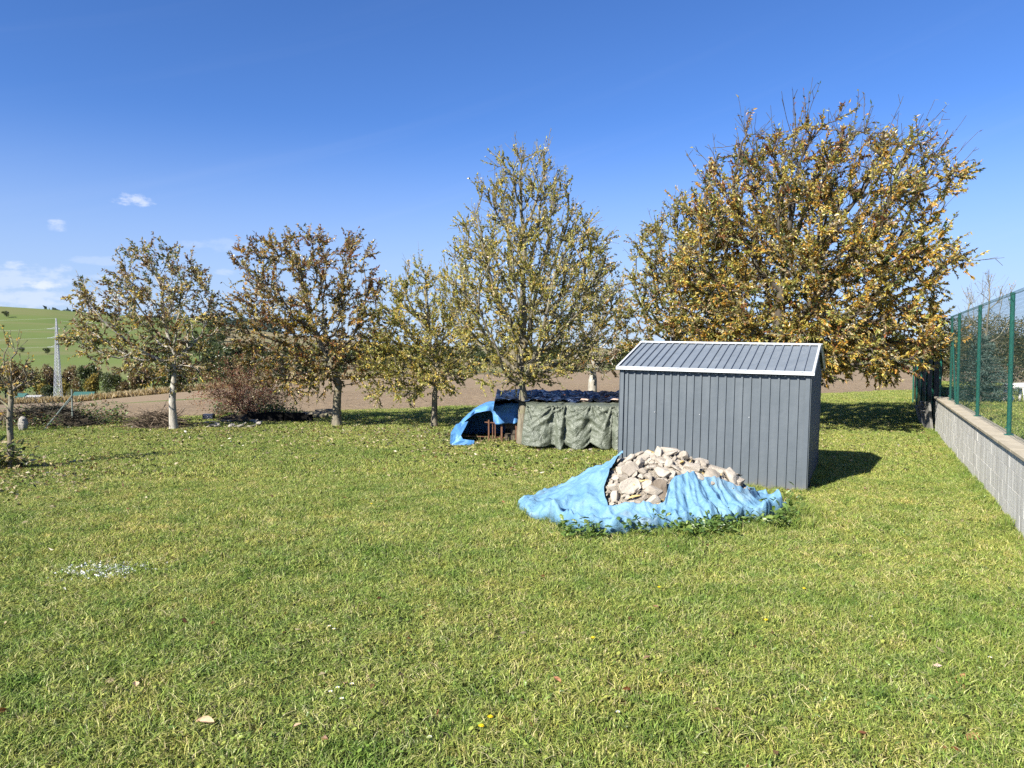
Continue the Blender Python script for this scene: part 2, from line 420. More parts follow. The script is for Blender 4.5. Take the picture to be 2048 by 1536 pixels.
def bevel_box(sx, sy, sz, bev=.002, key=None):
    k = (round(sx, 3), round(sy, 3), round(sz, 3))
    if k in blockmesh: return blockmesh[k]
    bm = bmesh.new(); bmesh.ops.create_cube(bm, size=1)
    bmesh.ops.scale(bm, vec=(sx, sy, sz), verts=bm.verts)
    bmesh.ops.bevel(bm, geom=list(bm.edges), offset=bev, segments=1, affect='EDGES')
    me = bpy.data.meshes.new('block'); bm.to_mesh(me); bm.free(); blockmesh[k] = me; return me
for cse in range(4):
    x = -.25 if cse % 2 else 0.0
    while x < WL - .05:
        x0, x1 = max(x, 0), min(x + .5, WL)
        if x1 - x0 > .08:
            o = link('block', bevel_box(x1 - x0 - .004, .24, BH - .004), m_block, wall)
            o.location = ((x0 + x1) / 2, -.12 + random.uniform(-.0018, .0018), cse * BH + BH / 2 - .03)
        x += .5
x = 0
while x < WL - .05:
    x1 = min(x + 1.0, WL); o = link('cap_slab', bevel_box(x1 - x - .006, .33, .045, .006), m_cap, wall)
    o.location = ((x + x1) / 2, -.13, 4 * BH - .03 + .0235); o.rotation_euler = (0, random.uniform(-.003, .003), 0); x += 1.0

m_green = plain('green_powder_coat', (.008, .085, .06), (.012, .11, .078), 10, .38, .5, .03)
m_wire = plain('green_wire', (.02, .06, .05), (.035, .085, .07), 10, .45, .5, 0)
ZC = 4 * BH - .03 + .046
fence = empty('mesh_fence', WS + Vector((0, 0, ZC)), wz); tag(fence, 'tall green chain link fence with round posts on the concrete block wall', 'fence')
FH = 1.98
post_x = []
for (px, py) in ((2022, 871), (1959, 833), (1916, 809)):
    g = G(px, py, ZC); post_x.append((g - WS).dot(WD))
post_x = [post_x[0] - 3.1] + post_x + [post_x[2] + 1.55]
for k, px_ in enumerate(post_x):
    b = MB(); b.tube([(px_, -.20, 0), (px_, -.20, FH)], .030 if k < 4 else .024, 12)
    o = b.build('post', m_green, fence)
    MB().tube([(px_, -.20, FH), (px_, -.20, FH + .012), (px_, -.20, FH + .02)], [.034, .034, .02], 12).build('post_cap', m_green, o)
    MB().box((px_, -.20, .006), (.11, .11, .010)).build('base_plate', m_green, o)
    for z in (.1, FH / 2, FH - .08):
        MB().box((px_ + .03, -.17, z), (.03, .025, .02)).build('clip', m_green, o)
MB().tube([(post_x[-1] - 1.5 + .35, -.20, 0.02), (post_x[-1] - .02, -.20, 1.72)], .02, 8).build('brace', m_green, fence)
x0, x1 = post_x[0] - .2, post_x[-1]
b = MB(); st = .078; w_ = .0011
for sgn in (-1, 1):
    q = x0 - FH
    while q < x1 + FH:
        # a straight run of the diagonal wire, clipped to the fence
        za, zb = 0.03, FH - .02
        xa, xb = (q, q + (zb - za) * .72) if sgn > 0 else (q + (zb - za) * .72, q)
        pa, pb = Vector((xa, -.162 - .002 * sgn, za)), Vector((xb, -.162 - .002 * sgn, zb))
        lo, hi = x0, x1
        def clip(pa, pb):
            d = pb - pa; t0, t1 = 0.0, 1.0
            if abs(d.x) < 1e-6: return None
            ta, tb = (lo - pa.x) / d.x, (hi - pa.x) / d.x
            t0, t1 = max(t0, min(ta, tb)), min(t1, max(ta, tb))
            return (pa + d * t0, pa + d * t1) if t1 - t0 > .01 else None
        r = clip(pa, pb)
        if r: b.tube(r, w_, 3, cap=False)
        q += st
tag(b.build('wire_mesh', m_wire, fence), kind='stuff')
for z in (.05, FH / 2, FH - .03):
    b = MB(); n_ = 60
    b.tube([(x0 + (x1 - x0) * i / n_, -.164, z + .006 * math.sin(i * 1.3)) for i in range(n_ + 1)], .0022, 4); b.build('tension_wire', m_wire, fence)
b = MB()
q = x0
while q < x1:
    b.tube([(q, -.162, FH - .03), (q + .02, -.160, FH + .012), (q + .034, -.162, FH + .004)], .0018, 3); q += st / 2
tag(b.build('wire_tips', m_wire, fence), kind='stuff')

# ------------------------------------------------------------------ the neighbour's raised plot
def nb_pt(s, off, z): return WS + WD * s + WN * -off + Vector((0, 0, z))
NZ = .74
S_END = WL + 14.0
ns, no = 40, 40
V = []
for j in range(no + 1):
    for i_ in range(ns + 1):
        s, o_ = -6 + (S_END + 6) * i_ / ns, .236 + 44 * (j / no) ** 1.5
        P = nb_pt(s, o_, 0); P.z = NZ + .03 * mnoise.noise(Vector((P.x * .4, P.y * .4, 9))); V.append(P)
k0 = len(V)
edge = [i_ for i_ in range(ns + 1)] + [j * (ns + 1) + ns for j in range(1, no + 1)]
V += [Vector((V[e].x, V[e].y, -1.5)) for e in edge]
i = (np.arange(no)[:, None] * (ns + 1) + np.arange(ns)[None]).ravel()
F = np.stack([i, i + ns + 1, i + ns + 2, i + 1], 1)
F2 = np.array([(edge[a], edge[a + 1], k0 + a + 1, k0 + a) for a in range(len(edge) - 1)])
tag(link('neighbour_ground', np_mesh('neighbour_ground', V, np.concatenate([F, F2]), smooth=False), m_lawn), kind='structure')

# ------------------------------------------------------------------ grass (clumps spread by geometry nodes)
m_grass, N, p = mat('grass_blade', (.1, .14, .03), .55, .25)
v = wpos(N); at = nd(N.nt, 'ShaderNodeVertexColor', layer_name='col').outputs[0]
patch = N.noise(v, .30, 4, .6); patch2 = N.noise(v, 1.9, 4, .62); patch3 = N.noise(v, 7.0, 2, .5)
tint = N.ramp(patch, [(.30, (.62, .76, .60)), (.47, (.90, .93, .88)), (.68, (1.10, 1.04, 1.0))])
tint2 = N.ramp(patch2, [(.28, (.62, .78, .60)), (.46, (.96, .98, .96)), (.72, (1.14, 1.04, 1.02))])
tint3 = N.ramp(patch3, [(.30, (.85, .95, .85)), (.70, (1.18, 1.06, 1.05))])
c = N.mix(1.0, N.mix(1.0, N.mix(1.0, at, tint, 'MULTIPLY'), tint2, 'MULTIPLY'), tint3, 'MULTIPLY')
N.nt.links.new(c, p.inputs['Base Color'])
tr = nd(N.nt, 'ShaderNodeBsdfTranslucent'); N.nt.links.new(c, tr.inputs[0])
mx = nd(N.nt, 'ShaderNodeMixShader'); mx.inputs[0].default_value = .22
N.nt.links.new(p.outputs[0], mx.inputs[1]); N.nt.links.new(tr.outputs[0], mx.inputs[2])
N.nt.links.new(mx.outputs[0], [n for n in N.nt.nodes if n.type == 'OUTPUT_MATERIAL'][0].inputs[0])

G_PAL = np.array([(.312, .355, .086), (.248, .315, .070), (.400, .408, .135), (.125, .185, .042), (.48, .45, .225), (.49, .43, .27)])
def clump(name, n, size, h0, h1, w, lean, clover=0, seed=0, probs=(.28, .27, .2, .12, .09, .04)):
    r = np.random.default_rng(seed); V = []; F3 = []; F4 = []; C = []
    for k in range(n):
        x, y = r.uniform(-size / 2, size / 2, 2); h = r.uniform(h0, h1); a = r.uniform(0, 2 * math.pi); la = r.uniform(0, 2 * math.pi)
        ln = h * r.uniform(.1, lean); dx, dy = math.cos(la), math.sin(la); sx, sy = math.cos(a) * w / 2, math.sin(a) * w / 2
        b = len(V)
        V += [(x - sx, y - sy, -.005), (x + sx, y + sy, -.005), (x + dx * ln * .35 - sx * .85, y + dy * ln * .35 - sy * .85, h * .6), (x + dx * ln * .35 + sx * .85, y + dy * ln * .35 + sy * .85, h * .6), (x + dx * ln, y + dy * ln, h * r.uniform(.75, 1.0))]
        F4.append((b, b + 1, b + 3, b + 2)); F3.append((b + 2, b + 3, b + 4))
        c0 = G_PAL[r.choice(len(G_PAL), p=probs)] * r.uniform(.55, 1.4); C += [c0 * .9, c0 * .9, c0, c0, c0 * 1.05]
    for k in range(clover):
        x, y = r.uniform(-size / 2, size / 2, 2); z = r.uniform(.012, .04); s = r.uniform(.007, .014); t = r.normal(0, .35, 2); a = r.uniform(0, 6.28)
        b = len(V)
        for j in range(5):
            an = a + j * 2 * math.pi / 5; px_, py_ = s * math.cos(an), s * math.sin(an) * .75
            V.append((x + px_, y + py_, z + px_ * t[0] + py_ * t[1]))
        F3 += [(b, b + 1, b + 2), (b, b + 2, b + 3), (b, b + 3, b + 4)]
        c0 = G_PAL[r.choice([0, 1, 2], p=[.45, .4, .15])] * r.uniform(.85, 1.15); C += [c0] * 5
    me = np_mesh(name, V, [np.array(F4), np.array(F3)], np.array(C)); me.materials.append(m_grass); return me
def gn_scatter(name, P, rot, scl, idx, meshes, z=None):
    """one object whose points carry copies of small clump meshes"""
    cl = bpy.data.collections.new(name + '_clumps')
    for k, me in enumerate(meshes):
        cl.objects.link(bpy.data.objects.new('%s_clump_%02d' % (name, k), me))
    pm = bpy.data.meshes.new(name); P = np.asarray(P, np.float32)
    pm.vertices.add(len(P)); pm.vertices.foreach_set('co', P.ravel())
    for nm, typ, dat in (('rot', 'FLOAT_VECTOR', rot), ('scl', 'FLOAT_VECTOR', scl), ('pick', 'INT', idx)):
        a = pm.attributes.new(nm, typ, 'POINT'); d = np.asarray(dat)
        a.data.foreach_set('vector' if typ == 'FLOAT_VECTOR' else 'value', d.astype(np.float32 if typ != 'INT' else np.int32).ravel())
    o = link(name, pm)
    ng = bpy.data.node_groups.new(name + '_nodes', 'GeometryNodeTree')
    ng.interface.new_socket('Geometry', in_out='INPUT', socket_type='NodeSocketGeometry'); ng.interface.new_socket('Geometry', in_out='OUTPUT', socket_type='NodeSocketGeometry')
    gi, go = ng.nodes.new('NodeGroupInput'), ng.nodes.new('NodeGroupOutput')
    iop = ng.nodes.new('GeometryNodeInstanceOnPoints'); ci = ng.nodes.new('GeometryNodeCollectionInfo')
    ci.inputs['Collection'].default_value = cl; ci.inputs['Separate Children'].default_value = True; ci.inputs['Reset Children'].default_value = True
    def attr(nm, t):
        a = ng.nodes.new('GeometryNodeInputNamedAttribute'); a.data_type = t; a.inputs[0].default_value = nm; return a.outputs[0]
    L = ng.links.new
    L(gi.outputs[0], iop.inputs['Points']); L(ci.outputs[0], iop.inputs['Instance']); iop.inputs['Pick Instance'].default_value = True
    L(attr('pick', 'INT'), iop.inputs['Instance Index']); L(attr('scl', 'FLOAT_VECTOR'), iop.inputs['Scale'])
    e2r = ng.nodes.new('FunctionNodeEulerToRotation'); L(attr('rot', 'FLOAT_VECTOR'), e2r.inputs[0]); L(e2r.outputs[0], iop.inputs['Rotation'])
    L(iop.outputs[0], go.inputs[0])
    md = o.modifiers.new('scatter', 'NODES'); md.node_group = ng
    return o
PILE = Vector((1.98, 9.75, 0))
shed_c = shed.matrix_basis
def inside_shed(x, y):
    c_, s_ = math.cos(YAW), math.sin(YAW); dx, dy = x - SX, y - SY
    lx, ly = dx * c_ - dy * s_, dx * s_ + dy * c_
    return (-SL + .03 < lx < -.03) and (.03 < ly < SD - .03)
def near_shed(x, y):
    c_, s_ = math.cos(YAW), math.sin(YAW); dx, dy = x - SX, y - SY
    lx, ly = dx * c_ - dy * s_, dx * s_ + dy * c_
    return (-SL - .2 < lx < .3) and (-.45 < ly < SD)
def wall_off(x, y): return (Vector((x, y, 0)) - WS).dot(WN)
def pts_in(y0, y1, step, margin=1.2, left=None):
    out_ = []; y = y0
    while y < y1:
        half = .72 * y + margin; x = -half
        while x < half:
            q = (x + rng.uniform(-.5, .5) * step, y + rng.uniform(-.5, .5) * step)
            x += step
            if q[1] > edge_y(q[0]) + .3 or inside_shed(*q): continue
            wo = wall_off(*q)
            if wo < .04 and (q - np.array(WS[:2])) @ np.array(WD[:2]) < S_END: continue
            if ((q[0] - PILE.x) / 1.25) ** 2 + ((q[1] - PILE.y) / .95) ** 2 < 1: continue
            out_.append(q)
        y += step
    return np.array(out_)
near = [clump('grass_near', 230, .30, .018, .066, .0062, 1.8, 12, 10 + k, probs=((.28, .27, .2, .12, .09, .04), (.2, .36, .1, .26, .05, .03), (.26, .2, .26, .06, .14, .08))[k % 3]) for k in range(6)]
tall = [clump('grass_tall', 150, .22, .05, .15, .0055, 1.1, 4, 30 + k, probs=(.25, .36, .1, .22, .05, .02)) for k in range(3)]
far_ = [clump('grass_far', 210, .44, .02, .06, .0095, 1.6, 8, 50 + k) for k in range(4)]
Ps = []; rot = []; scl = []; idx = []
for (y0, y1, step, pick, s0, s1) in ((2.6, 6.5, .155, (0, 6), .85, 1.2), (6.5, 12, .185, (0, 6), .95, 1.3), (12, 20, .25, (9, 13), .9, 1.2), (20, 44, .36, (9, 13), 1.2, 1.6)):
    q = pts_in(y0, y1, step)
    for (x, y) in q:
        lush = mnoise.noise(Vector((x * .42 + 31, y * .42, 2))) - (.8 if near_shed(x, y) else 0)
        k = int(rng.integers(*pick)); s = rng.uniform(s0, s1); hs = s * (1.0 + .45 * lush)
        if y < 12 and lush > .34 and rng.random() < .16: k = int(rng.integers(6, 9)); hs = s * .62
        Ps.append((x, y, lawn_h(x, y))); rot.append((0, 0, rng.uniform(0, 6.28))); scl.append((s, s, max(.45, hs))); idx.append(k)
# longer tufts along the shed, the wall and round the rubble
c_, s_ = math.cos(YAW), math.sin(YAW)
def tuft(x, y, s=1.0):
    Ps.append((x, y, lawn_h(x, y))); rot.append((0, 0, rng.uniform(0, 6.28))); z_ = s * rng.uniform(.7, 1.2); scl.append((s, s, z_)); idx.append(int(rng.integers(6, 9)))
for k in range(46):
    t = rng.uniform(-SL, .1); o_ = rng.uniform(-.12, -.04); tuft(SX + t * c_ + o_ * s_, SY - t * s_ + o_ * c_, rng.uniform(.3, .75))
for k in range(30):
    t = rng.uniform(0, SD); tuft(SX + .1 * c_ + t * s_, SY - .1 * s_ + t * c_, rng.uniform(.6, 1.0))
for k in range(150):
    s = rng.uniform(0, WL); P = WS + WD * s + WN * rng.uniform(.03, .16); tuft(P.x, P.y, rng.uniform(.45, .9))
for k in range(190):
    a = rng.uniform(0, 2 * math.pi); rr = rng.uniform(.98, 1.22); tuft(PILE.x + 1.62 * rr * math.cos(a), PILE.y + 1.22 * rr * math.sin(a), rng.uniform(.7, 1.2))
tag(gn_scatter('lawn_grass', Ps, rot, scl, idx, near + tall + far_), 'mown autumn lawn grass with clover and yellowish patches', 'grass', kind='stuff')
Ps = []; rot = []; scl = []; idx = []
for k in range(2600):
    s, o_ = rng.uniform(1, S_END), .66 + 15 * rng.random() ** 1.3; P = nb_pt(s, o_, NZ)
    Ps.append(P); rot.append((0, 0, rng.uniform(0, 6.28))); q = rng.uniform(.9, 1.6); scl.append((q, q, q * 1.2)); idx.append(int(rng.integers(0, 4)))
tag(gn_scatter('neighbour_grass', Ps, rot, scl, idx, far_), 'mown grass of the raised plot behind the green fence', 'grass', kind='stuff')

# ------------------------------------------------------------------ trees
def colonize(trunk, att, step, di, dk, iters=140, up=.12, seed=0, jit=.25):
    r = np.random.default_rng(seed)
    nodes = np.zeros((12000, 3)); par = np.full(12000, -1); n = 0
    for k, q in enumerate(trunk): nodes[n] = q; par[n] = n - 1; n += 1
    att = att.copy(); near_i = np.zeros(len(att), int); near_d = np.full(len(att), 1e9); alive = np.ones(len(att), bool)
    def upd(a, b):
        if b <= a: return
        d = np.linalg.norm(att[:, None, :] - nodes[None, a:b, :], axis=2); j = d.argmin(1); dm = d[np.arange(len(att)), j]
        better = dm < near_d; near_d[better] = dm[better]; near_i[better] = j[better] + a
    upd(max(0, n - 3), n); done = 0
    for it in range(iters):
        act = alive & (near_d < di)
        if not act.any(): break
        vec = att[act] - nodes[near_i[act]]; vec /= np.linalg.norm(vec, axis=1)[:, None] + 1e-9
        acc = np.zeros((n, 3)); np.add.at(acc, near_i[act], vec); cnt = np.bincount(near_i[act], minlength=n)
        ids = np.nonzero(cnt)[0]; a = n
        for i_ in ids:
            d = acc[i_] / cnt[i_] + r.normal(0, jit, 3) * .5; d[2] += up
            if par[i_] >= 0: 
                pd = nodes[i_] - nodes[par[i_]]; d = d + pd / (np.linalg.norm(pd) + 1e-9) * .35
            d /= np.linalg.norm(d) + 1e-9
            q = nodes[i_] + d * step
            if n < 11990: nodes[n] = q; par[n] = i_; n += 1
        upd(a, n); alive &= near_d > dk
    return nodes[:n], par[:n]

def limbs_mesh(nodes, par, rad, k_big=8, k_small=4, thr=.02):
    n = len(nodes); kids = [[] for _ in range(n)]
    for i_ in range(n):
        if par[i_] >= 0: kids[par[i_]].append(i_)
    b = MB(); start = [(0, None)]; 
    while start:
        i_, pre = start.pop(); chain = ([pre] if pre is not None else []) + [i_]
        while kids[i_]:
            ks = sorted(kids[i_], key=lambda q: -rad[q]); 
            for o_ in ks[1:]: start.append((o_, i_))
            i_ = ks[0]; chain.append(i_)
        if len(chain) < 2: continue
        rr = [float(rad[q]) for q in chain]
        if pre is not None: rr[0] = min(rr[0], rr[1] * 1.25)
        b.tube([nodes[q] for q in chain], rr, k_big if max(rr) > thr * 2 else (k_small + 1 if max(rr) > thr else k_small), cap=False)
    return b

def make_leaves(P, axis, L, Wd, r, C, droop=.3):
    n = len(P); ax = axis + r.normal(0, .55, (n, 3)); ax[:, 2] -= droop; ax /= np.linalg.norm(ax, axis=1)[:, None] + 1e-9
    nn = r.normal(0, 1, (n, 3)); nn[:, 2] += .7; nn -= ax * (nn * ax).sum(1)[:, None]; nn /= np.linalg.norm(nn, axis=1)[:, None] + 1e-9
    sd = np.cross(ax, nn); Lr = (L * r.uniform(.5, 1.35, n))[:, None]; Wr = (Wd * r.uniform(.7, 1.2, n))[:, None]; f = r.uniform(-.05, .28, n)[:, None] * Wr; cu = r.uniform(-.15, .35, n)[:, None] * Lr
    V = np.stack([P, P + ax * Lr * .45 + sd * Wr / 2 + nn * f, P + ax * Lr - nn * cu, P + ax * Lr * .45 - sd * Wr / 2 + nn * f], 1).reshape(-1, 3)
    i_ = np.arange(n) * 4; F = np.concatenate([np.stack([i_, i_ + 1, i_ + 2], 1), np.stack([i_, i_ + 2, i_ + 3], 1)])
    return V, F, np.repeat(C, 4, axis=0)

m_leaf = leafmat('leaf', .36, .36, .5)
def barkmat(name, a, b, c3):
    m, N, p = mat(name, a, .9, .15); v = opos(N)
    n = N.noise(stretch(N, v, (9, 9, 2.2)), 2.2, 6, .68); n2 = N.noise(v, 3.0, 4, .6)
    c = N.mix(N.smooth(n2, .52, .70), N.ramp(n, [(.3, a), (.7, b)]), c3)
    N.nt.links.new(c, p.inputs['Base Color']); bump(N, p, n, .9, .02); return m
m_bark = barkmat('bark_grey', (.10, .085, .06), (.26, .23, .17), (.24, .235, .13))
m_bark_lime = barkmat('bark_pale', (.22, .20, .16), (.44, .41, .35), (.50, .48, .42))
m_bark_dark = barkmat('bark_dark', (.05, .042, .034), (.14, .12, .095), (.13, .13, .075))

PAL = {'yellowgreen': (.44, .415, .12), 'yellow': (.60, .47, .11), 'gold': (.55, .33, .065), 'olive': (.22, .205, .06), 'green': (.075, .11, .032), 'brown': (.18, .105, .05), 'rust': (.26, .105, .045), 'red': (.25, .05, .045), 'tan': (.50, .41, .24), 'dark': (.045, .055, .022)}

def silhouette_points(rows, depth, bx, n, r, thick=.85, power=.6):
    """attraction points inside a crown whose outline rows are (photo y, left x, right x)"""
    rows = sorted(rows); mg = .24 / depth * FPX
    rows = [(q[0], q[1] + min(mg * .7, (q[2] - q[1]) * .25), q[2] - min(mg * .7, (q[2] - q[1]) * .25)) for q in rows]; ys = [q[0] for q in rows]; out_ = []
    areas = np.array([max(q[2] - q[1], 5) for q in rows], float)
    while len(out_) < n:
        y = r.uniform(ys[0] + mg * 1.1, ys[-1] - mg * .2); a, b_ = np.interp(y - mg * .5, ys, [q[1] for q in rows]), np.interp(y, ys, [q[2] for q in rows])
        if r.random() > (b_ - a) / areas.max(): continue
        th = r.uniform(0, 2 * math.pi); rr = r.random() ** power
        cx, hw = (a + b_) / 2, (b_ - a) / 2
        px = cx + hw * rr * math.cos(th); mh = hw / FPX * depth
        P = AT(px, y, depth); out_.append((P.x, P.y + mh * thick * rr * math.sin(th), P.z))
    return np.array(out_)

def make_tree(name, base, trunk_pts, rows, depth, label, cfg, seed, group=None):
    r = np.random.default_rng(seed); base = Vector(base)
    root = empty(name, base); tag(root, label, 'tree', group)
    att = silhouette_points(rows, depth, base.x, cfg.get('att', 900), r, cfg.get('thick', .85), cfg.get('power', .6)) - np.array(base)
    tp = [Vector(q) for q in trunk_pts]; dense = []
    for a, b_ in zip(tp[:-1], tp[1:]):
        k = max(1, int((b_ - a).length / .16))
        for j in range(k): dense.append(a.lerp(b_, j / k) + Vector((r.normal(0, .007), r.normal(0, .007), 0)))
    dense.append(tp[-1])
    # extra: the crown may begin below the top of the leader
    nodes, par = colonize(np.array(dense), att, cfg.get('step', .17), cfg.get('di', 2.6), cfg.get('dk', .27), 170, cfg.get('up', .1), seed, cfg.get('jit', .25))
    # fine twigs
    n = len(nodes); nt = len(dense); nk = np.bincount(par[par >= 0], minlength=n)
    N2 = list(nodes); P2 = list(par); leafP = []; leafA = []; leafT = []
    mid = nodes[nt:].mean(0)
    gap = cfg.get('gap', 0.0)
    for i_ in range(nt, n):
        d = nodes[i_] - nodes[par[i_]]; d /= np.linalg.norm(d) + 1e-9
        term = nk[i_] == 0
        m_ = r.poisson(cfg.get('tw_end', 2.2) if term else cfg.get('tw_mid', .8))
        for q in range(m_):
            out_d = nodes[i_] - mid; out_d /= np.linalg.norm(out_d) + 1e-9
            dd = d * .7 + out_d * .35 + r.normal(0, .5, 3); dd[2] += cfg.get('tw_up', .25); dd /= np.linalg.norm(dd)
            L = cfg.get('tw_len', .38) * r.uniform(.5, 1.35); pi = i_; pos = nodes[i_]; bare = r.random() < cfg.get('bare', .1)
            high = (nodes[i_][2] - nodes[nt:, 2].min()) / (np.ptp(nodes[nt:, 2]) + 1e-9)
            if r.random() < cfg.get('bare_top', 0) * max(0, high - .45) * 2: bare = True
            for s in range(3):
                dd = dd + r.normal(0, .16, 3); dd /= np.linalg.norm(dd); pos = pos + dd * L / 3
                N2.append(pos); P2.append(pi); pi = len(N2) - 1
                if not bare:
                    for l in range(r.poisson(cfg.get('lv', 2.5))):
                        leafP.append(pos - dd * L / 3 * r.random()); leafA.append(dd); leafT.append((i_ * 7 + q) % 9973)
                elif s == 2 and r.random() < .35:
                    leafP.append(pos); leafA.append(dd); leafT.append(i_)
    # long whips standing out of the crown
    tops = [i_ for i_ in range(nt, n) if nk[i_] == 0]
    for w in range(cfg.get('whips', 0)):
        hs = np.array([nodes[q][2] + .3 * abs(nodes[q][0] - mid[0]) for q in tops]); pr = np.exp((hs - hs.max()) * 1.2); i_ = tops[r.choice(len(tops), p=pr / pr.sum())]
        out_d = nodes[i_] - mid; out_d[2] = abs(out_d[2]) * 1.2 + .6; out_d /= np.linalg.norm(out_d); dd = out_d + r.normal(0, .2, 3); dd /= np.linalg.norm(dd)
        L = r.uniform(.5, 1.0) * cfg.get('whip_len', 1.0); pi = i_; pos = nodes[i_]; lf = r.random() < .6
        for s in range(6):
            dd = dd + r.normal(0, .06, 3); dd[2] += .04; dd /= np.linalg.norm(dd); pos = pos + dd * L / 6; N2.append(pos); P2.append(pi); pi = len(N2) - 1
            if s in (2, 3, 4) and r.random() < .4:
                d3 = dd + r.normal(0, .5, 3); d3 /= np.linalg.norm(d3); N2.append(pos + d3 * L * .22); P2.append(pi)
            for l in range(r.poisson(.9 if lf else .25)): leafP.append(pos); leafA.append(dd); leafT.append(i_)
    N2 = np.array(N2); P2 = np.array(P2); nn = len(N2)
    area = np.full(nn, 0.0); ex = cfg.get('ex', 2.15); tip = cfg.get('tip', .0035)
    for i_ in range(nn - 1, -1, -1):
        if area[i_] == 0: area[i_] = tip ** ex
        if P2[i_] >= 0: area[P2[i_]] += area[i_] if P2[i_] != i_ - 1 or True else 0
    rad = area ** (1 / ex)
    rt = cfg.get('r0', .1); f_ = rt / rad[max(0, nt - 2)]
    w_ = np.clip((rad / rad[0]) ** .6, 0, 1); rad = rad * (1 - w_) + rad * f_ * w_
    rad[nt:] = np.minimum(rad[nt:], rt * .72)
    fk = cfg.get('fork', 1.25); topz = dense[-1].z
    for k in range(nt):
        zz = dense[k].z; tp_ = 1 - .8 * max(0, zz - fk) / max(topz - fk, .2)
        rad[k] = rt * (1.12 - .15 * min(zz / fk, 1) + .45 * math.exp(-k * .55)) * tp_
    lb = limbs_mesh(N2, P2, rad)
    tk = lb.build('trunk', cfg.get('bark', m_bark), root, smooth=True)
    leafP = np.array(leafP); leafA = np.array(leafA); leafT = np.array(leafT)
    # colour by twig and by place in the crown
    lo, hi = leafP.min(0), leafP.max(0); rel = (leafP - lo) / (hi - lo + 1e-9)
    keys, C = cfg['colours'](rel, leafT, r)
    base_c = np.array([PAL[k] for k in keys])
    C = base_c[C] * r.uniform(.72, 1.28, (len(leafP), 1)) * (1 + r.normal(0, .07, (len(leafP), 3)))
    V, F, CC = make_leaves(leafP, leafA, cfg['leaf'], cfg['leaf'] * cfg.get('lw', .5), r, np.clip(C, .01, .9), cfg.get('droop', .3))
    cr = link('crown', np_mesh('crown', V, F, CC), m_leaf, root); tag(cr, kind='stuff')
    return root
def pick_by(prob_fn, keys):
    def f(rel, T, r):
        pr = prob_fn(rel); pr = pr / pr.sum(1)[:, None]
        tw = np.array([np.random.default_rng(int(t) + 5).random() for t in np.unique(T)]); m_ = dict(zip(np.unique(T), tw))
        u = np.where(r.random(len(T)) < .62, np.array([m_[t] for t in T]), r.random(len(T)))
        cs = np.cumsum(pr, 1); return keys, (u[:, None] > cs).sum(1).clip(0, len(keys) - 1)
    return f
one = lambda rel: np.ones(len(rel))
def const(keys, ps): return pick_by(lambda rel: np.tile(np.array(ps, float), (len(rel), 1)), keys)

def px_trunk(base_px, depth, pts, dy=0.0):
    """trunk line from photo points, relative to the tree base at that depth"""
    b0 = AT(base_px[0], base_px[1], depth); return [AT(a, b_, depth) - b0 + Vector((0, dz, 0)) for (a, b_, dz) in pts]
def base_on(px, depth):
    """standing point on the lawn straight below a photo column at a given depth"""
    x = (px - 1024) / FPX * depth; return Vector((x, depth, lawn_h(x, depth) - .03))
def gy(depth): return 700 + FPX * CAM_H / depth * 1.0

TREES = []
# walnut-like tree with a straight pale trunk, left
d1 = 19.7
b1 = base_on(345, d1)
t1 = [Vector((0, 0, 0)), Vector((-.02, 0, .55)), Vector((.0, 0, 1.15)), Vector((.03, .02, 1.45)), Vector((.05, .05, 1.9))]
make_tree('walnut_tree', b1, t1, [(472, 346, 378), (505, 235, 385), (545, 222, 435), (575, 145, 458), (605, 138, 464), (635, 180, 466), (662, 118, 466), (690, 116, 462), (715, 180, 455), (745, 258, 442), (778, 300, 425)], d1,
          'slim tree with straight whitish trunk and olive brown crown beside the twig heap',
          dict(att=700, leaf=0.086, lw=.42, lv=7.5, r0=.085, bark=m_bark_lime, tw_end=3.0, tw_mid=1.6, tw_len=.36, droop=.4, power=.55, jit=.3, whips=10, whip_len=.6,
               colours=pick_by(lambda rel: np.stack([.7 - .4 * rel[:, 2], .5 * one(rel), .55 * (1 - rel[:, 2]) + .1, .35 + .6 * rel[:, 0] * rel[:, 2], 1.1 * one(rel), .1 * one(rel)], 1), ['olive', 'tan', 'yellow', 'green', 'brown', 'yellowgreen'])), 11)
d2 = 20.6
b2 = base_on(672, d2)
t2 = [Vector((.02, 0, 0)), Vector((.0, 0, .5)), Vector((.03, 0, 1.0)), Vector((.06, 0, 1.22)), Vector((-.03, 0, 1.42)), Vector((-.15, .03, 1.7)), Vector((-.3, .06, 2.0))]
make_tree('rust_leaf_tree', b2, t2, [(462, 595, 660), (490, 468, 745), (530, 466, 765), (570, 450, 788), (620, 443, 795), (670, 448, 795), (715, 468, 785), (760, 515, 745), (790, 600, 695)], d2,
          'rusty brown leaved tree with knobbly leaning trunk between two slimmer trees',
          dict(att=750, leaf=0.078, lw=.46, lv=10, r0=.105, bark=m_bark, tw_end=3.4, tw_mid=1.8, tw_len=.36, droop=.35, power=.55, whips=9, whip_len=.6,
               colours=pick_by(lambda rel: np.stack([.7 * one(rel), .15 + 1.0 * np.clip(rel[:, 0] - .35, 0, 1) * rel[:, 2], .5 * one(rel), .55 * (1 - rel[:, 2]), .35 * one(rel), .35 * one(rel), .22 * one(rel)], 1), ['brown', 'rust', 'olive', 'yellow', 'tan', 'dark', 'gold'])), 12)
d3 = 20.3
b3 = base_on(868, d3)
t3 = [Vector((0, 0, 0)), Vector((0, 0, .5)), Vector((.03, 0, .95)), Vector((.08, .02, 1.3)), Vector((.0, .04, 1.6))]
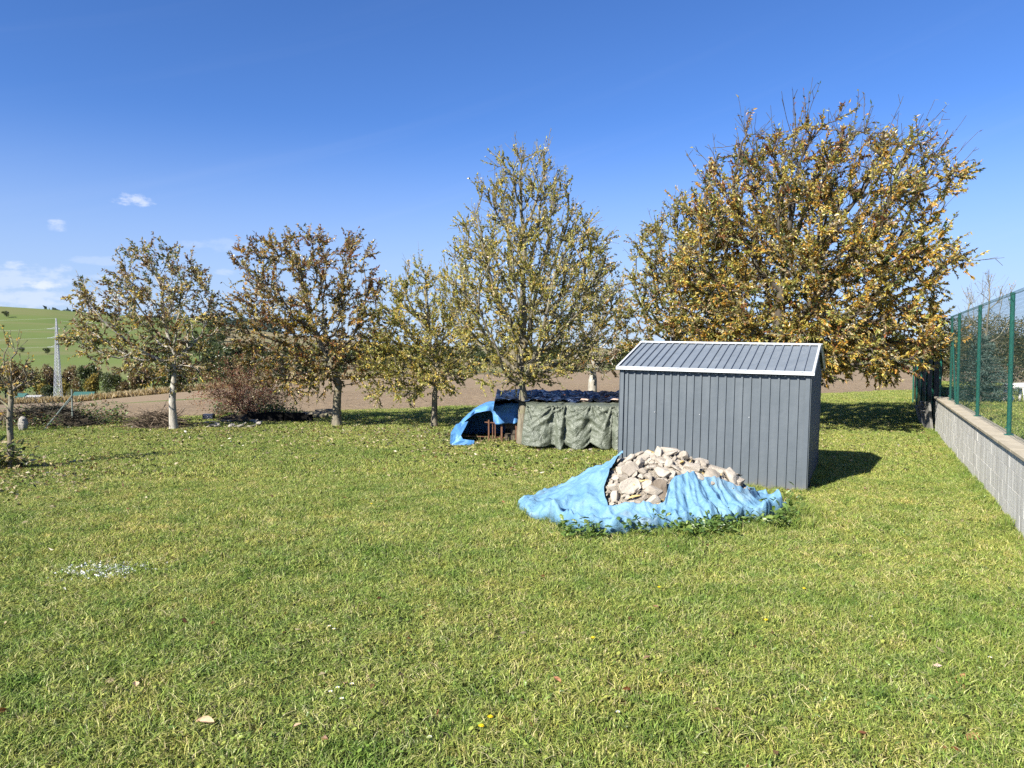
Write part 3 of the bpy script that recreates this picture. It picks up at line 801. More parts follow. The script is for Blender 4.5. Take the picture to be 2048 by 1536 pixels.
make_tree('yellow_leaf_tree', b3, t3, [(530, 800, 905), (570, 765, 940), (615, 735, 962), (660, 722, 972), (700, 710, 972), (740, 700, 962), (780, 705, 945), (805, 780, 890)], d3,
          'small yellowish leaved tree with thin dark trunk next to the blue tarpaulin stack',
          dict(att=950, leaf=.068, lw=.55, lv=9, r0=.07, bark=m_bark, tw_end=4.0, tw_mid=2.4, tw_len=.36, tw_up=.45, droop=.2, power=0.5, bare=0.12, bare_top=0.35, whips=34, whip_len=.75,
               colours=const(['yellow', 'yellowgreen', 'olive', 'tan', 'green'], [.24, .34, .26, .1, .06])), 13)
d4 = 16.6
b4 = base_on(1045, d4)
t4 = [Vector((0, 0, 0)), Vector((0, 0, .5)), Vector((.02, 0, .95)), Vector((.01, .03, 1.2)), Vector((.0, .04, 1.45))]
make_tree('pear_tree', b4, t4, [(292, 1010, 1075), (335, 962, 1128), (385, 942, 1150), (430, 922, 1165), (470, 890, 1212), (520, 870, 1240), (570, 866, 1245), (620, 875, 1245), (670, 893, 1230), (715, 915, 1210), (750, 935, 1180), (785, 970, 1120)], d4,
          'tall upright yellow green tree with many bare twigs in front of the covered stack',
          dict(tip=0.0042, fork=1.1, di=3.2, att=1400, leaf=0.052, lw=.62, lv=8.5, r0=.105, bark=m_bark, tw_end=4.8, tw_mid=3.0, tw_len=.34, tw_up=.5, droop=.1, up=.2, power=0.5, bare=0.22, bare_top=.45, whips=60, whip_len=0.55, dk=.24,
               colours=pick_by(lambda rel: np.stack([.42 * one(rel), .75 * one(rel), .34 + .3 * rel[:, 2], .26 * one(rel), .05 + .12 * rel[:, 2]], 1), ['yellow', 'yellowgreen', 'olive', 'tan', 'green'])), 14)
d5 = 24.5
b5 = base_on(1185, d5)
t5 = [Vector((0, 0, 0)), Vector((0, 0, .7)), Vector((.0, 0, 1.15)), Vector((.05, .03, 1.6))]
make_tree('brown_leaf_tree', b5, t5, [(490, 1165, 1205), (530, 1155, 1235), (575, 1130, 1252), (625, 1112, 1270), (680, 1102, 1272), (720, 1115, 1262), (750, 1145, 1235)], d5,
          'small brownish tree with stout pale trunk standing right behind the covered stack',
          dict(att=480, leaf=0.08, lw=.45, lv=8, r0=.14, bark=m_bark_lime, tw_end=3.2, tw_mid=1.5, tw_len=.4, power=.6,
               colours=const(['brown', 'olive', 'green', 'tan', 'gold', 'dark'], [.26, .28, .16, .14, .1, .1])), 15)
d7 = 22.5
b7 = base_on(1345, d7)
make_tree('olive_leaf_tree', b7, [Vector((0, 0, 0)), Vector((.02, 0, .8)), Vector((.0, 0, 1.5)), Vector((.05, .03, 2.1))], [(385, 1345, 1420), (420, 1295, 1460), (470, 1258, 1490), (540, 1235, 1490), (600, 1222, 1490), (650, 1218, 1490), (700, 1225, 1480), (740, 1250, 1450)], d7,
          'olive and tan leaved tree partly hidden behind the left end of the shed',
          dict(att=850, leaf=0.084, lw=.48, lv=11, r0=.13, bark=m_bark_dark, tw_end=3.4, tw_mid=1.7, tw_len=.42, power=.55, whips=12, whip_len=.9, bare_top=.4,
               colours=const(['olive', 'yellowgreen', 'tan', 'gold', 'green', 'brown'], [.34, .2, .18, .1, .1, .08])), 17)
d6 = 20.0
b6 = base_on(1560, d6)
t6 = [Vector((0, 0, 0)), Vector((.03, 0, .7)), Vector((.0, 0, 1.3)), Vector((-.05, .03, 1.9)), Vector((-.05, .1, 2.3))]
make_tree('cherry_tree', b6, t6, [(262, 1475, 1680), (290, 1420, 1770), (325, 1390, 1850), (370, 1372, 1905), (420, 1360, 1900), (460, 1355, 1850), (500, 1340, 1900), (535, 1330, 1920), (570, 1325, 1870), (620, 1325, 1860), (660, 1335, 1890), (700, 1355, 1900), (740, 1430, 1870), (765, 1630, 1735)], d6,
          'very large spreading tree with orange gold and green leaves behind the shed',
          dict(tip=0.0055, fork=1.5, att=1850, leaf=0.096, lw=.46, lv=11.5, r0=.2, bark=m_bark_dark, tw_end=4.2, tw_mid=2.2, tw_len=.46, di=3.6, dk=.3, step=.2, droop=.35, power=.5, whips=85, whip_len=1.25, bare_top=0.7,
               colours=pick_by(lambda rel: np.stack([.42 * one(rel), .36 * one(rel), .45 + 2.2 * np.clip(rel[:, 0] - .45, 0, 1) * np.clip(1.05 - 1.2 * rel[:, 2], 0, 1), .36 * one(rel), .26 * one(rel), .10 + 3.0 * np.clip(rel[:, 2] - .6, 0, 1) * np.clip(.75 - rel[:, 0], 0, 1), .40 + 1.2 * np.clip(rel[:, 0] - .4, 0, 1) * (1 - rel[:, 2]), .16 + .5 * np.clip(rel[:, 2] - .6, 0, 1)], 1), ['olive', 'yellowgreen', 'gold', 'tan', 'green', 'rust', 'yellow', 'brown'])), 16)
# young tree at the left margin
d0 = 13.0
b0 = base_on(12, d0)
make_tree('young_tree', b0, [Vector((0, 0, 0)), Vector((.05, 0, .45)), Vector((.02, 0, .9)), Vector((.06, .02, 1.25))], [(650, 2, 20), (680, -20, 45), (715, -50, 75), (760, -70, 80), (800, -60, 70), (835, -40, 55)], d0,
          'thin young tree with sparse tan leaves in front of the corner fence post',
          dict(att=170, leaf=.06, lw=.5, lv=3.2, r0=.045, bark=m_bark, tw_end=2.3, tw_mid=1.2, tw_len=.3, tw_up=.5, up=.25, power=.6, whips=12, whip_len=.5, bare=.25, step=.12, dk=.2,
               colours=const(['tan', 'gold', 'olive', 'yellow', 'brown'], [.3, .2, .22, .16, .12])), 18)

# ------------------------------------------------------------------ rubble heap and its blue tarpaulin
def mound_h(x, y):
    dx, dy = x - PILE.x, y - PILE.y
    rho = math.hypot(dx / (1.8 if dx < 0 else 1.5), dy / (1.25 if dy < 0 else 1.15))
    return float(np.interp(rho, [0, .18, .33, .55, .83, 1, 1.3], [.74, .70, .60, .43, .15, .02, .0]))
PH = [-180, -165, -150, -140, -134, -120, -108, -100, -96, -90, -75, -60, -48, -35, -25, -10, 0, 20, 45, 90, 140, 165, 180]
RIN = [.52, .68, .92, 1.12, 1.2, 1.05, 1.0, .94, .72, .64, .60, .62, .70, .86, 1.04, 1.15, 1.18, 1.15, 1.0, .85, .7, .58, .52]
POUT = [-180, -165, -150, -138, -128, -115, -103, -90, -75, -60, -46, -35, -22, -10, 0, 15, 45, 90, 135, 165, 180]
ROUT = [1.90, 1.86, 1.73, 1.76, 1.78, 1.52, 1.30, 1.24, 1.20, 1.18, 1.22, 1.34, 1.48, 1.52, 1.50, 1.42, 1.25, 1.05, 1.25, 1.7, 1.92]
def rin(a): return float(np.interp(a, PH, RIN))
def rout(a): return float(np.interp(a, POUT, ROUT))
def nz(*a): return mnoise.noise(Vector(a if len(a) == 3 else (*a, 0)))
def ridged(v): return 1 - abs(v) * 2
def facet(x, y, z):
    d = mnoise.voronoi(Vector((x, y, z)))[0]; return min(d[1] - d[0], .8)
m_tarp, N, p = mat('blue_tarpaulin', (.13, .35, .58), .5, .35)
v = opos(N); n = N.noise(v, 3.0, 6, .65); f2 = N.noise(v, 16, 5, .65, .6)
c = N.ramp(n, [(.3, (.10, .225, .35)), (.55, (.135, .27, .39)), (.75, (.195, .325, .42))])
c = N.mix(N.m('MULTIPLY', N.smooth(f2, .58, .75), .40), c, (.22, .36, .46)); c = N.mix(N.m('MULTIPLY', N.smooth(N.noise(v, 1.7, 5, .7), .56, .72), .35), c, (.24, .25, .22))
N.nt.links.new(c, p.inputs['Base Color'])
wv = nd(N.nt, 'ShaderNodeTexWave'); wv.inputs['Scale'].default_value = 90; N.nt.links.new(v, wv.inputs[0])
rdg = N.m('ABSOLUTE', N.m('SUBTRACT', N.noise(v, 6, 4, .6, 1.0), .5)); bump(N, p, N.m('SUBTRACT', N.m('ADD', f2, N.m('MULTIPLY', wv.outputs[1], .04)), N.m('MULTIPLY', rdg, 2.4)), .45, .025)
NA, NRr = 520, 60
def x0_(a, r_): return r_ * math.cos(R(a))
V = []
for a_i in range(NA):
    a = -180 + 360 * a_i / NA; ar = R(a)
    ri, ro = rin(a) + .03 * nz(a * .12, 7), rout(a) + .07 * nz(a * .09, 3) + .035 * nz(a * .35, 1)
    for k in range(NRr):
        t = k / (NRr - 1); r_ = ri + (ro - ri) * t
        # radial pleats converge at the top edge, widen downwards and wander
        w = a * .085 + .9 * nz(r_ * 1.1, a * .02, 4)
        pleat = .62 * ridged(nz(w, .3 + r_ * .3, 2)) + .55 * ridged(nz(w * 2.1 + r_ * .8, 1.7 + r_ * .6, 6)) + .25 * ridged(nz(x0_(a, r_) * 3.4, r_ * 3.1 + a * .03, 3))
        aa = ar + .035 * nz(r_ * 2.5, a * .05, 9) * t
        x, y = PILE.x + r_ * math.cos(aa), PILE.y + r_ * math.sin(aa)
        hb = mound_h(x, y)
        crump = nz(x * 5, y * 5, 1) * .5 + ridged(nz(x * 3.1, y * 3.1, 8)) * .5
        crease = .060 * facet(x * 2.0 + .35 * y, y * 2.0, 3.3) * (.4 + t) + .036 * facet(x * 4.6, y * 4.6 + x, 7.7) + .014 * facet(x * 10, y * 10, 1.7) - .03 + .030 * ridged(nz(x * 1.9 + y, y * 1.9 - x * .6, 11)) ** 3 + 0.026 * ridged(nz(x * 4.4, y * 3.6 + x, 13)) ** 4 + .010 * ridged(nz(x * 7.4 - y * 2, y * 6.6, 15)) ** 3 + .004 * ridged(nz(x * 10.5, y * 9.5, 17)) ** 2
        lift = .03 + .068 * (pleat - .45) * (.3 + .7 * min(1, t * 2.0)) + crease
        hem = max(0, (t - .62) / .38); front = 1.0 if -170 < a < 0 else .5
        lift += hem * (.02 + .15 * max(0, ridged(nz(x * 2.6 + 3, y * 2.6, 21))) ** 2 * front + .10 * max(0, crump) ** 1.3 * front + .03 * nz(a * .5, t * 4, 3)) * (1 - .55 * max(0, (t - .93) / .07))
        if t < .12:  # rolled, lifted upper edge
            q = 1 - t / .12; lift += .05 * q * (1 + .6 * nz(a * .1, 2.2))
        pk = math.exp(-((a + 172) / 14) ** 2) + math.exp(-((a - 182) / 10) ** 2)
        lift += .05 * pk * max(0, 1 - t * 3)
        if t > .985: lift = .006
        z = hb + lift + lawn_h(x, y)
        V.append((x, y, max(z, lawn_h(x, y) + .012 + .012 * (k % 2))))
idx_ = []
for a_i in range(NA):
    b_ = ((a_i + 1) % NA) * NRr; a0 = a_i * NRr
    for k in range(NRr - 1): idx_.append((a0 + k, a0 + k + 1, b_ + k + 1, b_ + k))
me = np_mesh('blue_tarpaulin', V, np.array(idx_), smooth=True)
o = link('blue_tarpaulin', me, m_tarp); md = o.modifiers.new('thickness', 'SOLIDIFY'); md.thickness = .004; md.offset = -1
tag(o, 'light blue crumpled tarpaulin pulled open round the heap of rubble', 'tarpaulin')

m_conc, N, p = mat('broken_concrete', (.5, .46, .4), .95, .15)
v = opos(N); oi = nd(N.nt, 'ShaderNodeObjectInfo').outputs['Random']; n = N.noise(v, 2.2, 5, .65); g = N.noise(v, 26, 4, .7)
c = N.ramp(N.m('ADD', n, N.m('MULTIPLY', N.m('SUBTRACT', oi, .5), .3)), [(.28, (.27, .235, .19)), (.5, (.375, .33, .27)), (.72, (.48, .43, .36))])
c = N.mix(N.m('MULTIPLY', N.smooth(g, .45, .7), .4), c, (.36, .30, .24)); N.nt.links.new(c, p.inputs['Base Color']); bump(N, p, g, .45, .04)
m_conc_dark = plain('stained_concrete', (.11, .085, .06), (.24, .2, .16), 3, .95, .1, .8, .05)
m_yel = plain('yellow_shard', (.52, .37, .14), (.62, .48, .22), 4, .85, .2, .4, .02)
m_crumb = plain('rubble_crumbs', (.30, .26, .21), (.42, .37, .30), 14, .95, .1, 1.0, .05)
def rock_mesh(seed, flat=.6, n=13):
    r = random.Random(seed); bm = bmesh.new()
    for k in range(n):
        q = Vector((r.gauss(0, 1), r.gauss(0, 1), r.gauss(0, 1))).normalized()
        m_ = max(abs(q.x), abs(q.y), abs(q.z)); q = q / m_ * .5 * (.55 * 1 + .45 * m_) * r.uniform(.8, 1.05)
        bm.verts.new((q.x, q.y * .8, q.z * flat))
    h = bmesh.ops.convex_hull(bm, input=list(bm.verts))
    for g_ in h['geom_interior'] + h['geom_unused']:
        if isinstance(g_, bmesh.types.BMVert) and g_.is_valid: bm.verts.remove(g_)
    bmesh.ops.bevel(bm, geom=list(bm.edges), offset=.025, segments=1, affect='EDGES')
    me = bpy.data.meshes.new('chunk'); bm.to_mesh(me); bm.free(); return me
ROCKS = [rock_mesh(k, (.62, .45, .75, .3, .55, .8, .38, .5)[k % 8], 16 + k % 7) for k in range(14)]
for q in ROCKS: q.materials.append(m_conc)
YROCK = [rock_mesh(40 + k, .5, 10) for k in range(2)]
for q in YROCK: q.materials.append(m_yel)
def nrm(x, y):
    e = .04; return Vector((mound_h(x - e, y) - mound_h(x + e, y), mound_h(x, y - e) - mound_h(x, y + e), 2 * e)).normalized()
placed = []
def chunk(x, y, s, me, name, label, cat, group, sink=.0, asp=(1, 1, 1), spin=None, tilt=.35):
    o = link(name, me); n = nrm(x, y); n = (n + Vector((random.gauss(0, tilt), random.gauss(0, tilt), 0))).normalized()
    q = n.to_track_quat('Z', 'Y').to_matrix().to_4x4() @ Matrix.Rotation(random.uniform(0, 6.28) if spin is None else spin, 4, 'Z')
    o.matrix_basis = Matrix.Translation((x, y, mound_h(x, y) + s * .16 - sink)) @ q @ Matrix.Diagonal((s * asp[0], s * asp[1], s * asp[2], 1))
    return tag(o, label, cat, group)
def chunk_label(x, y, s):
    size = 'large' if s > .22 else 'middling' if s > .13 else 'small'
    place = 'along the crest of the rubble heap' if mound_h(x, y) > .56 else 'on the right hand slope of the rubble heap' if x > PILE.x + .35 else 'in the open front of the rubble heap'
    return size + ' broken grey concrete chunk ' + place.replace('right hand slope', 'slope nearer the block wall')
tries = 0
while len(placed) < 240 and tries < 9000:
    tries += 1
    a = random.uniform(-180, 180); rr = rin(a) * math.sqrt(random.random()) * 1.02; x, y = PILE.x + rr * math.cos(R(a)), PILE.y + rr * math.sin(R(a))
    s = random.choice((.34, .28, .24, .21, .18, .16, .14)) if len(placed) < 45 else random.uniform(.06, .15)
    if rr + s * .35 > rin(a) + .03: continue
    if y > PILE.y + .55: continue
    if any((x - q[0]) ** 2 + (y - q[1]) ** 2 < ((s + q[2]) * .30) ** 2 for q in placed): continue
    placed.append((x, y, s))
    if len(placed) % 13 == 5:
        chunk(x, y, max(s, .13), random.choice(YROCK), 'yellow_shard', 'yellow brick shard lying among the grey rubble', 'brick shard', 'yellow shards in the rubble heap', asp=(1.5, .5, .6))
    else:
        chunk(x, y, s, random.choice(ROCKS), 'concrete_chunk', chunk_label(x, y, s), 'rubble', 'concrete chunks in the rubble heap: ' + chunk_label(x, y, s), asp=(random.uniform(.9, 1.4), random.uniform(.8, 1.1), random.uniform(.7, 1.1)))
# the distinctive pieces
def slab(px, py, depth, w, h, th, rot, m, name, label, seed, cat='rubble'):
    r = random.Random(seed); n = 9; bm = bmesh.new(); pts = []
    for k in range(n):
        a = 2 * math.pi * k / n + r.uniform(-.2, .2); q = r.uniform(.8, 1.05); pts.append((w / 2 * max(-1, min(1, 1.25 * math.cos(a))) * q, h / 2 * max(-1, min(1, 1.25 * math.sin(a))) * q))
    top = [bm.verts.new((a, b_, th / 2 + r.uniform(-.012, .012))) for a, b_ in pts]; bot = [bm.verts.new((a * .92, b_ * .92, -th / 2)) for a, b_ in pts]
    bm.faces.new(top); bm.faces.new(bot[::-1])
    for k in range(n): bm.faces.new((top[k - 1], bot[k - 1], bot[k], top[k]))
    bmesh.ops.recalc_face_normals(bm, faces=bm.faces); bmesh.ops.bevel(bm, geom=list(bm.edges), offset=.008, segments=1, affect='EDGES')
    me = bpy.data.meshes.new(name); bm.to_mesh(me); bm.free(); o = link(name, me, m); o.location = AT(px, py, depth); o.rotation_euler = rot
    return tag(o, label, cat)
slab(1362, 941, 9.40, .42, .36, .07, (R(26), R(10), R(-18)), m_conc, 'concrete_slab', 'large flat grey concrete slab resting on the crest of the rubble', 3)
slab(1318, 990, 8.98, .24, .34, .07, (R(62), R(6), R(-8)), m_conc_dark, 'stained_slab', 'upright slab with dark stained face beside the blue sheet', 5)
slab(1262, 978, 9.12, .28, .2, .10, (R(58), R(-22), R(20)), m_conc, 'rounded_slab', 'thick pale slab leaning in the open front of the rubble heap', 6)
slab(1262, 944, 9.40, .24, .20, .10, (R(34), R(-18), R(30)), m_conc, 'rounded_slab', 'pale rounded lump of concrete under the crest near the lifted blue flap', 8)
slab(1472, 968, 9.62, .24, .17, .15, (R(12), R(22), R(-20)), m_conc, 'concrete_block', 'pale square block of concrete at the right foot of the crest', 9)
slab(1300, 925, 9.62, .36, .28, .09, (R(24), R(-8), R(5)), m_conc, 'concrete_slab', 'broad whitish concrete slab at the top of the rubble heap', 10)
# crumbs between the chunks, one mass
b = MB(); nA, nR = 72, 16
vs = []
for a_i in range(nA):
    a = -180 + 360 * a_i / nA
    for k in range(nR):
        rr = (min(rin(a) + .22, rout(a) - .1)) * k / (nR - 1); x, y = PILE.x + rr * math.cos(R(a)), PILE.y + rr * math.sin(R(a))
        vs.append((x, y, mound_h(x, y) - .03 + .022 * nz(x * 14, y * 14) - (.05 if k == nR - 1 else 0)))
fs = [(a_i * nR + k, a_i * nR + k + 1, ((a_i + 1) % nA) * nR + k + 1, ((a_i + 1) % nA) * nR + k) for a_i in range(nA) for k in range(nR - 1)]
b.add(vs, fs)
small = [[tuple(v_.co) for v_ in q.vertices] for q in ROCKS[:5]]; smf = [[tuple(f_.vertices) for f_ in q.polygons] for q in ROCKS[:5]]
for k in range(420):
    a = random.uniform(-180, 180); rr = rin(a) * math.sqrt(random.random()); x, y = PILE.x + rr * math.cos(R(a)), PILE.y + rr * math.sin(R(a)); s = random.uniform(.025, .07); i_ = k % 5
    M = Matrix.Translation((x, y, mound_h(x, y) + .005)) @ Matrix.Rotation(random.uniform(0, 6.28), 4, (random.random(), random.random(), .5)) @ Matrix.Scale(s, 4)
    b.add([M @ Vector(q) for q in small[i_]], smf[i_])
tag(b.build('rubble_crumbs', m_crumb), 'small crumbs and grit filling the rubble heap', 'rubble', kind='stuff')

# weeds in front of the heap: broad toothed leaves on short stems, one mass
def plant_mass(name, spots, label, cat, seed, size=(.05, .11), leaves=(10, 18), h=(.05, .2), cols=('green',), lw=.45):
    r = np.random.default_rng(seed); P = []; Ax = []; C = []; Ls = []
    for (x, y, s) in spots:
        for k in range(int(r.integers(*leaves))):
            a = r.uniform(0, 6.28); el_ = r.uniform(.1, 1.2); d = np.array([math.cos(a) * math.cos(el_), math.sin(a) * math.cos(el_), math.sin(el_)])
            P.append((x + r.normal(0, .05) * s, y + r.normal(0, .05) * s, lawn_h(x, y) + r.uniform(*h) * s * r.random())); Ax.append(d); Ls.append(r.uniform(*size) * s); C.append(np.array(PAL[cols[int(r.integers(len(cols)))]]) * r.uniform(.75, 1.3))
    P = np.array(P); Ax = np.array(Ax); Ls = np.array(Ls); n = len(P)
    nn = r.normal(0, .5, (n, 3)); nn[:, 2] += 1; nn -= Ax * (nn * Ax).sum(1)[:, None]; nn /= np.linalg.norm(nn, axis=1)[:, None]; sd = np.cross(Ax, nn)
    L = Ls[:, None]; prof = [(0, .10), (.22, .75), (.34, .5), (.5, 1.0), (.64, .6), (.78, .7), (1, .0)]
    V = []
    for (t, w) in prof:
        c0 = P + Ax * L * t - np.array([0, 0, 1.0]) * L * .35 * t * t
        V += [c0 + sd * L * lw * w / 2, c0 + nn * L * .04, c0 - sd * L * lw * w / 2]
    V = np.stack(V, 1); k = V.shape[1]; V = V.reshape(-1, 3); base = np.arange(n) * k; F = []
    for j in range(len(prof) - 1):
        for q in (0, 1): F.append(np.stack([base + j * 3 + q, base + j * 3 + q + 1, base + (j + 1) * 3 + q + 1, base + (j + 1) * 3 + q], 1))
    return tag(link(name, np_mesh(name, V, np.concatenate(F), np.repeat(np.clip(np.array(C), 0, 1), k, axis=0)), m_leaf), label, cat, kind='stuff')
PAL['weed'] = (.13, .21, .045); PAL['weed2'] = (.19, .26, .06); PAL['weed3'] = (.085, .15, .035)
spots = []
for (px0, px1, py0, py1, n_) in ((1310, 1470, 1062, 1082, 100), (1460, 1600, 1034, 1068, 80), (1130, 1200, 1080, 1092, 14), (1230, 1310, 1072, 1084, 10), (1545, 1600, 1005, 1035, 16)):
    for k in range(n_): g = G(random.uniform(px0, px1), random.uniform(py0, py1)); spots.append((g.x, g.y, random.uniform(.7, 1.3)))
plant_mass('weeds', spots, 'green weeds with toothed leaves growing against the blue tarpaulin', 'weeds', 3, cols=('weed', 'weed2', 'weed3'))
# tall grass stalks by the shed wall
m_stalk = plain('dry_stalk', (.16, .18, .06), (.30, .27, .12), 5, .8, .2, 0)
tg = empty('tall_grass', G(1432, 952, 0) + Vector((0, .15, 0))); tag(tg, 'few tall seeding grass stalks between rubble and shed wall', 'grass')
r_ = random.Random(5)
for k in range(22):
    hgt = (1.25, 1.1, .95)[k] if k < 3 else r_.uniform(.2, .6); a = r_.uniform(0, 6.28); ln = r_.uniform(.05, .25) * hgt; x0, y0 = r_.gauss(0, .07), r_.gauss(0, .05)
    pts = [(x0 + ln * math.cos(a) * t * t, y0 + ln * math.sin(a) * t * t * .5, hgt * t) for t in (0, .3, .6, .85, 1)]
    b = MB(); b.tube(pts, [.004, .0035, .003, .0022, .001], 3)
    if k < 3:
        for j in range(14): t = .72 + .28 * j / 14; q = Vector(pts[0]).lerp(Vector(pts[-1]), t); b.bar(q, q + Vector((r_.gauss(0, .015), r_.gauss(0, .01), .03)), .006, .004)
    b.build('stalk', m_stalk, tg)

# ------------------------------------------------------------------ covered stack behind the pear tree
m_tarp_dk, N, p = mat('bright_blue_sheet', (.10, .30, .62), .45, .35)
v = opos(N); n = N.noise(v, 4, 5, .6); N.nt.links.new(N.ramp(n, [(.3, (.06, .19, .44)), (.7, (.095, .26, .50))]), p.inputs['Base Color']); bump(N, p, N.noise(v, 14, 4, .6, .5), .5, .02)
m_olive, N, p = mat('olive_tarpaulin', (.2, .24, .16), .38, .5)
v = opos(N); n = N.noise(v, 3, 6, .65); f2 = N.noise(v, 11, 6, .68, 1.2)
N.nt.links.new(N.ramp(n, [(.3, (.085, .098, .070)), (.55, (.125, .14, .104)), (.75, (.18, .195, .155))]), p.inputs['Base Color']); rdg = N.m('ABSOLUTE', N.m('SUBTRACT', N.noise(v, 7, 4, .6, .8), .5)); bump(N, p, N.m('SUBTRACT', f2, N.m('MULTIPLY', rdg, 3.0)), .6, .03)
m_black = plain('black_plastic', (.012, .014, .022), (.03, .035, .06), 5, .25, .6, .8, .03)
m_navy = plain('navy_sheet', (.02, .035, .09), (.05, .08, .17), 5, .3, .5, .8, .03)
m_brick = plain('red_brick', (.26, .085, .05), (.36, .15, .09), 9, .9, .15, .6, .02)
m_pink = plain('pale_brick', (.48, .34, .26), (.60, .46, .37), 9, .9, .15, .6, .02)
m_oldwood = plain('weathered_wood', (.06, .05, .04), (.16, .13, .10), 3, .9, .15, .8, .02, st=(1, 12, 12))
m_rust = plain('rusty_steel', (.10, .045, .025), (.20, .10, .06), 14, .8, .3, .5, .01)
STY = 16.95
def front_y(x): return 15.98 - .14 * (x - .35)
# what is stacked: timber layers on bearers
stack = empty('timber_stack', (1.5, 17.9, 0)); tag(stack, 'low stack of dark weathered timber under the sheets beside the trees', 'timber')
for lay in range(6):
    for k in range(8):
        L = 3.4 + random.uniform(-.15, .15)
        MB().box((-.05 + random.uniform(-.05, .05) + (.15 if lay < 5 else -.1), -.72 + k * .235, .10 + lay * .135), (L, .2, .125)).build('plank', m_oldwood, stack)
for x in (-1.3, 0, 1.3): MB().box((x, .1, .02), (.14, 2.0, .08)).build('bearer', m_oldwood, stack)
# frame bars left open under the blue sheet
fr = empty('rusty_frame', (-.4, 16.9, 0)); tag(fr, 'rusty steel bar frame showing in the dark opening under the blue sheet', 'frame')
for (px, y0, y1, w) in ((977, 888, 846, .03), (990, 888, 846, .022), (985, 888, 855, .02), (1003, 893, 850, .04), (1032, 890, 848, .035)):
    a_ = AT(px, y0, 16.9); MB().bar((a_.x + .4, 0, 0), (a_.x + .4, 0, (y0 - y1) / FPX * 16.9 + .05), w).build('bar', m_rust, fr)
MB().bar((-.22, .02, .47), (.05, .02, .45), .025).build('cross_bar', m_rust, fr); MB().bar((-.75, .02, .16), (.25, .02, .12), .02).build('cross_bar', m_rust, fr)
for k in range(26):
    x = random.uniform(-.4, .45); MB().tube([(x, -.12 + random.uniform(-.1, .1), 0), (x + random.uniform(-.12, .12), -.12, random.uniform(.05, .2))], .004, 3).build('dry_stick', m_stalk, fr)
# blue sheet: top, left slope and hanging front flap, one continuous cloth
prof = [(.50, .92), (.15, .90), (-.20, .88), (-.55, .85), (-.80, .76), (-1.02, .60), (-1.20, .42), (-1.30, .22), (-1.36, .02)]
ps = np.array(prof); seg = np.concatenate([[0], np.cumsum(np.linalg.norm(np.diff(ps, axis=0), axis=1))]); NS, NQ, NH = 70, 26, 16
V = []
def prof_at(t): s = seg[-1] * t; return float(np.interp(s, seg, ps[:, 0])), float(np.interp(s, seg, ps[:, 1]))
def hang(x): return float(np.interp(x, [-1.36, -1.0, -.62, -.45, -.40, .5], [.02, .05, .10, .14, .44, .46]))
rows_ = []
for i_ in range(NS + 1):
    t = i_ / NS; x, z = prof_at(t); row_ = []
    yf = STY - .45 * max(0, t - .6) / .4
    for k in range(NH, 0, -1):
        h_ = hang(x) * k / NH; wv_ = .05 * math.sin(x * 17 + 2 * nz(x * 3, 1)) * (k / NH) + .03 * nz(x * 8, h_ * 5, 2)
        low = max(z - h_, .015); row_.append((x - .04 * nz(x * 4, h_ * 6) * (k / NH), yf - .03 - wv_ - .05 * (k / NH), low))
    for k in range(NQ + 1):
        y = yf + (18.3 - yf) * k / NQ; row_.append((x + .03 * nz(y * 2, t * 6, 4), y, max(.012, z + .035 * nz(x * 3, y * 2.4, 1) + .02 * nz(x * 9, y * 6, 5))))
    for k in range(1, 6): row_.append((x, 18.3 + .03 * k, max(.012, z * (1 - k / 5))))
    rows_.append(row_)
nc = len(rows_[0]); V = [q for r0 in rows_ for q in r0]
F = np.array([(i_ * nc + k, i_ * nc + k + 1, (i_ + 1) * nc + k + 1, (i_ + 1) * nc + k) for i_ in range(NS) for k in range(nc - 1)])
o = link('blue_sheet', np_mesh('blue_sheet', V, F, smooth=True), m_tarp_dk); md = o.modifiers.new('thickness', 'SOLIDIFY'); md.thickness = .004
tag(o, 'bright blue plastic sheet sloping to the ground at the open end of the stack', 'tarpaulin')
# turned-up corner of the blue sheet at the ground
pts_px = [(899, 893), (901, 866), (912, 849), (936, 843), (930, 856), (921, 872), (925, 880), (948, 882), (947, 893)]
bm = bmesh.new(); vs = []
for k, (a, b_) in enumerate(pts_px):
    q = AT(a, b_, 16.35 + .06 * (k % 2) + (.3 if 2 <= k <= 4 else 0)); vs.append(bm.verts.new(q))
f0 = bm.faces.new(vs); bmesh.ops.triangulate(bm, faces=[f0]); bmesh.ops.subdivide_edges(bm, edges=list(bm.edges), cuts=3, use_grid_fill=True)
for v_ in bm.verts: v_.co.y += .05 * nz(v_.co.x * 7, v_.co.z * 7, 3); v_.co.z = max(v_.co.z, .015)
me = bpy.data.meshes.new('sheet_corner'); bm.to_mesh(me); bm.free()
c_o = link('corner_fold', me, m_tarp_dk, o); md = c_o.modifiers.new('thickness', 'SOLIDIFY'); md.thickness = .004
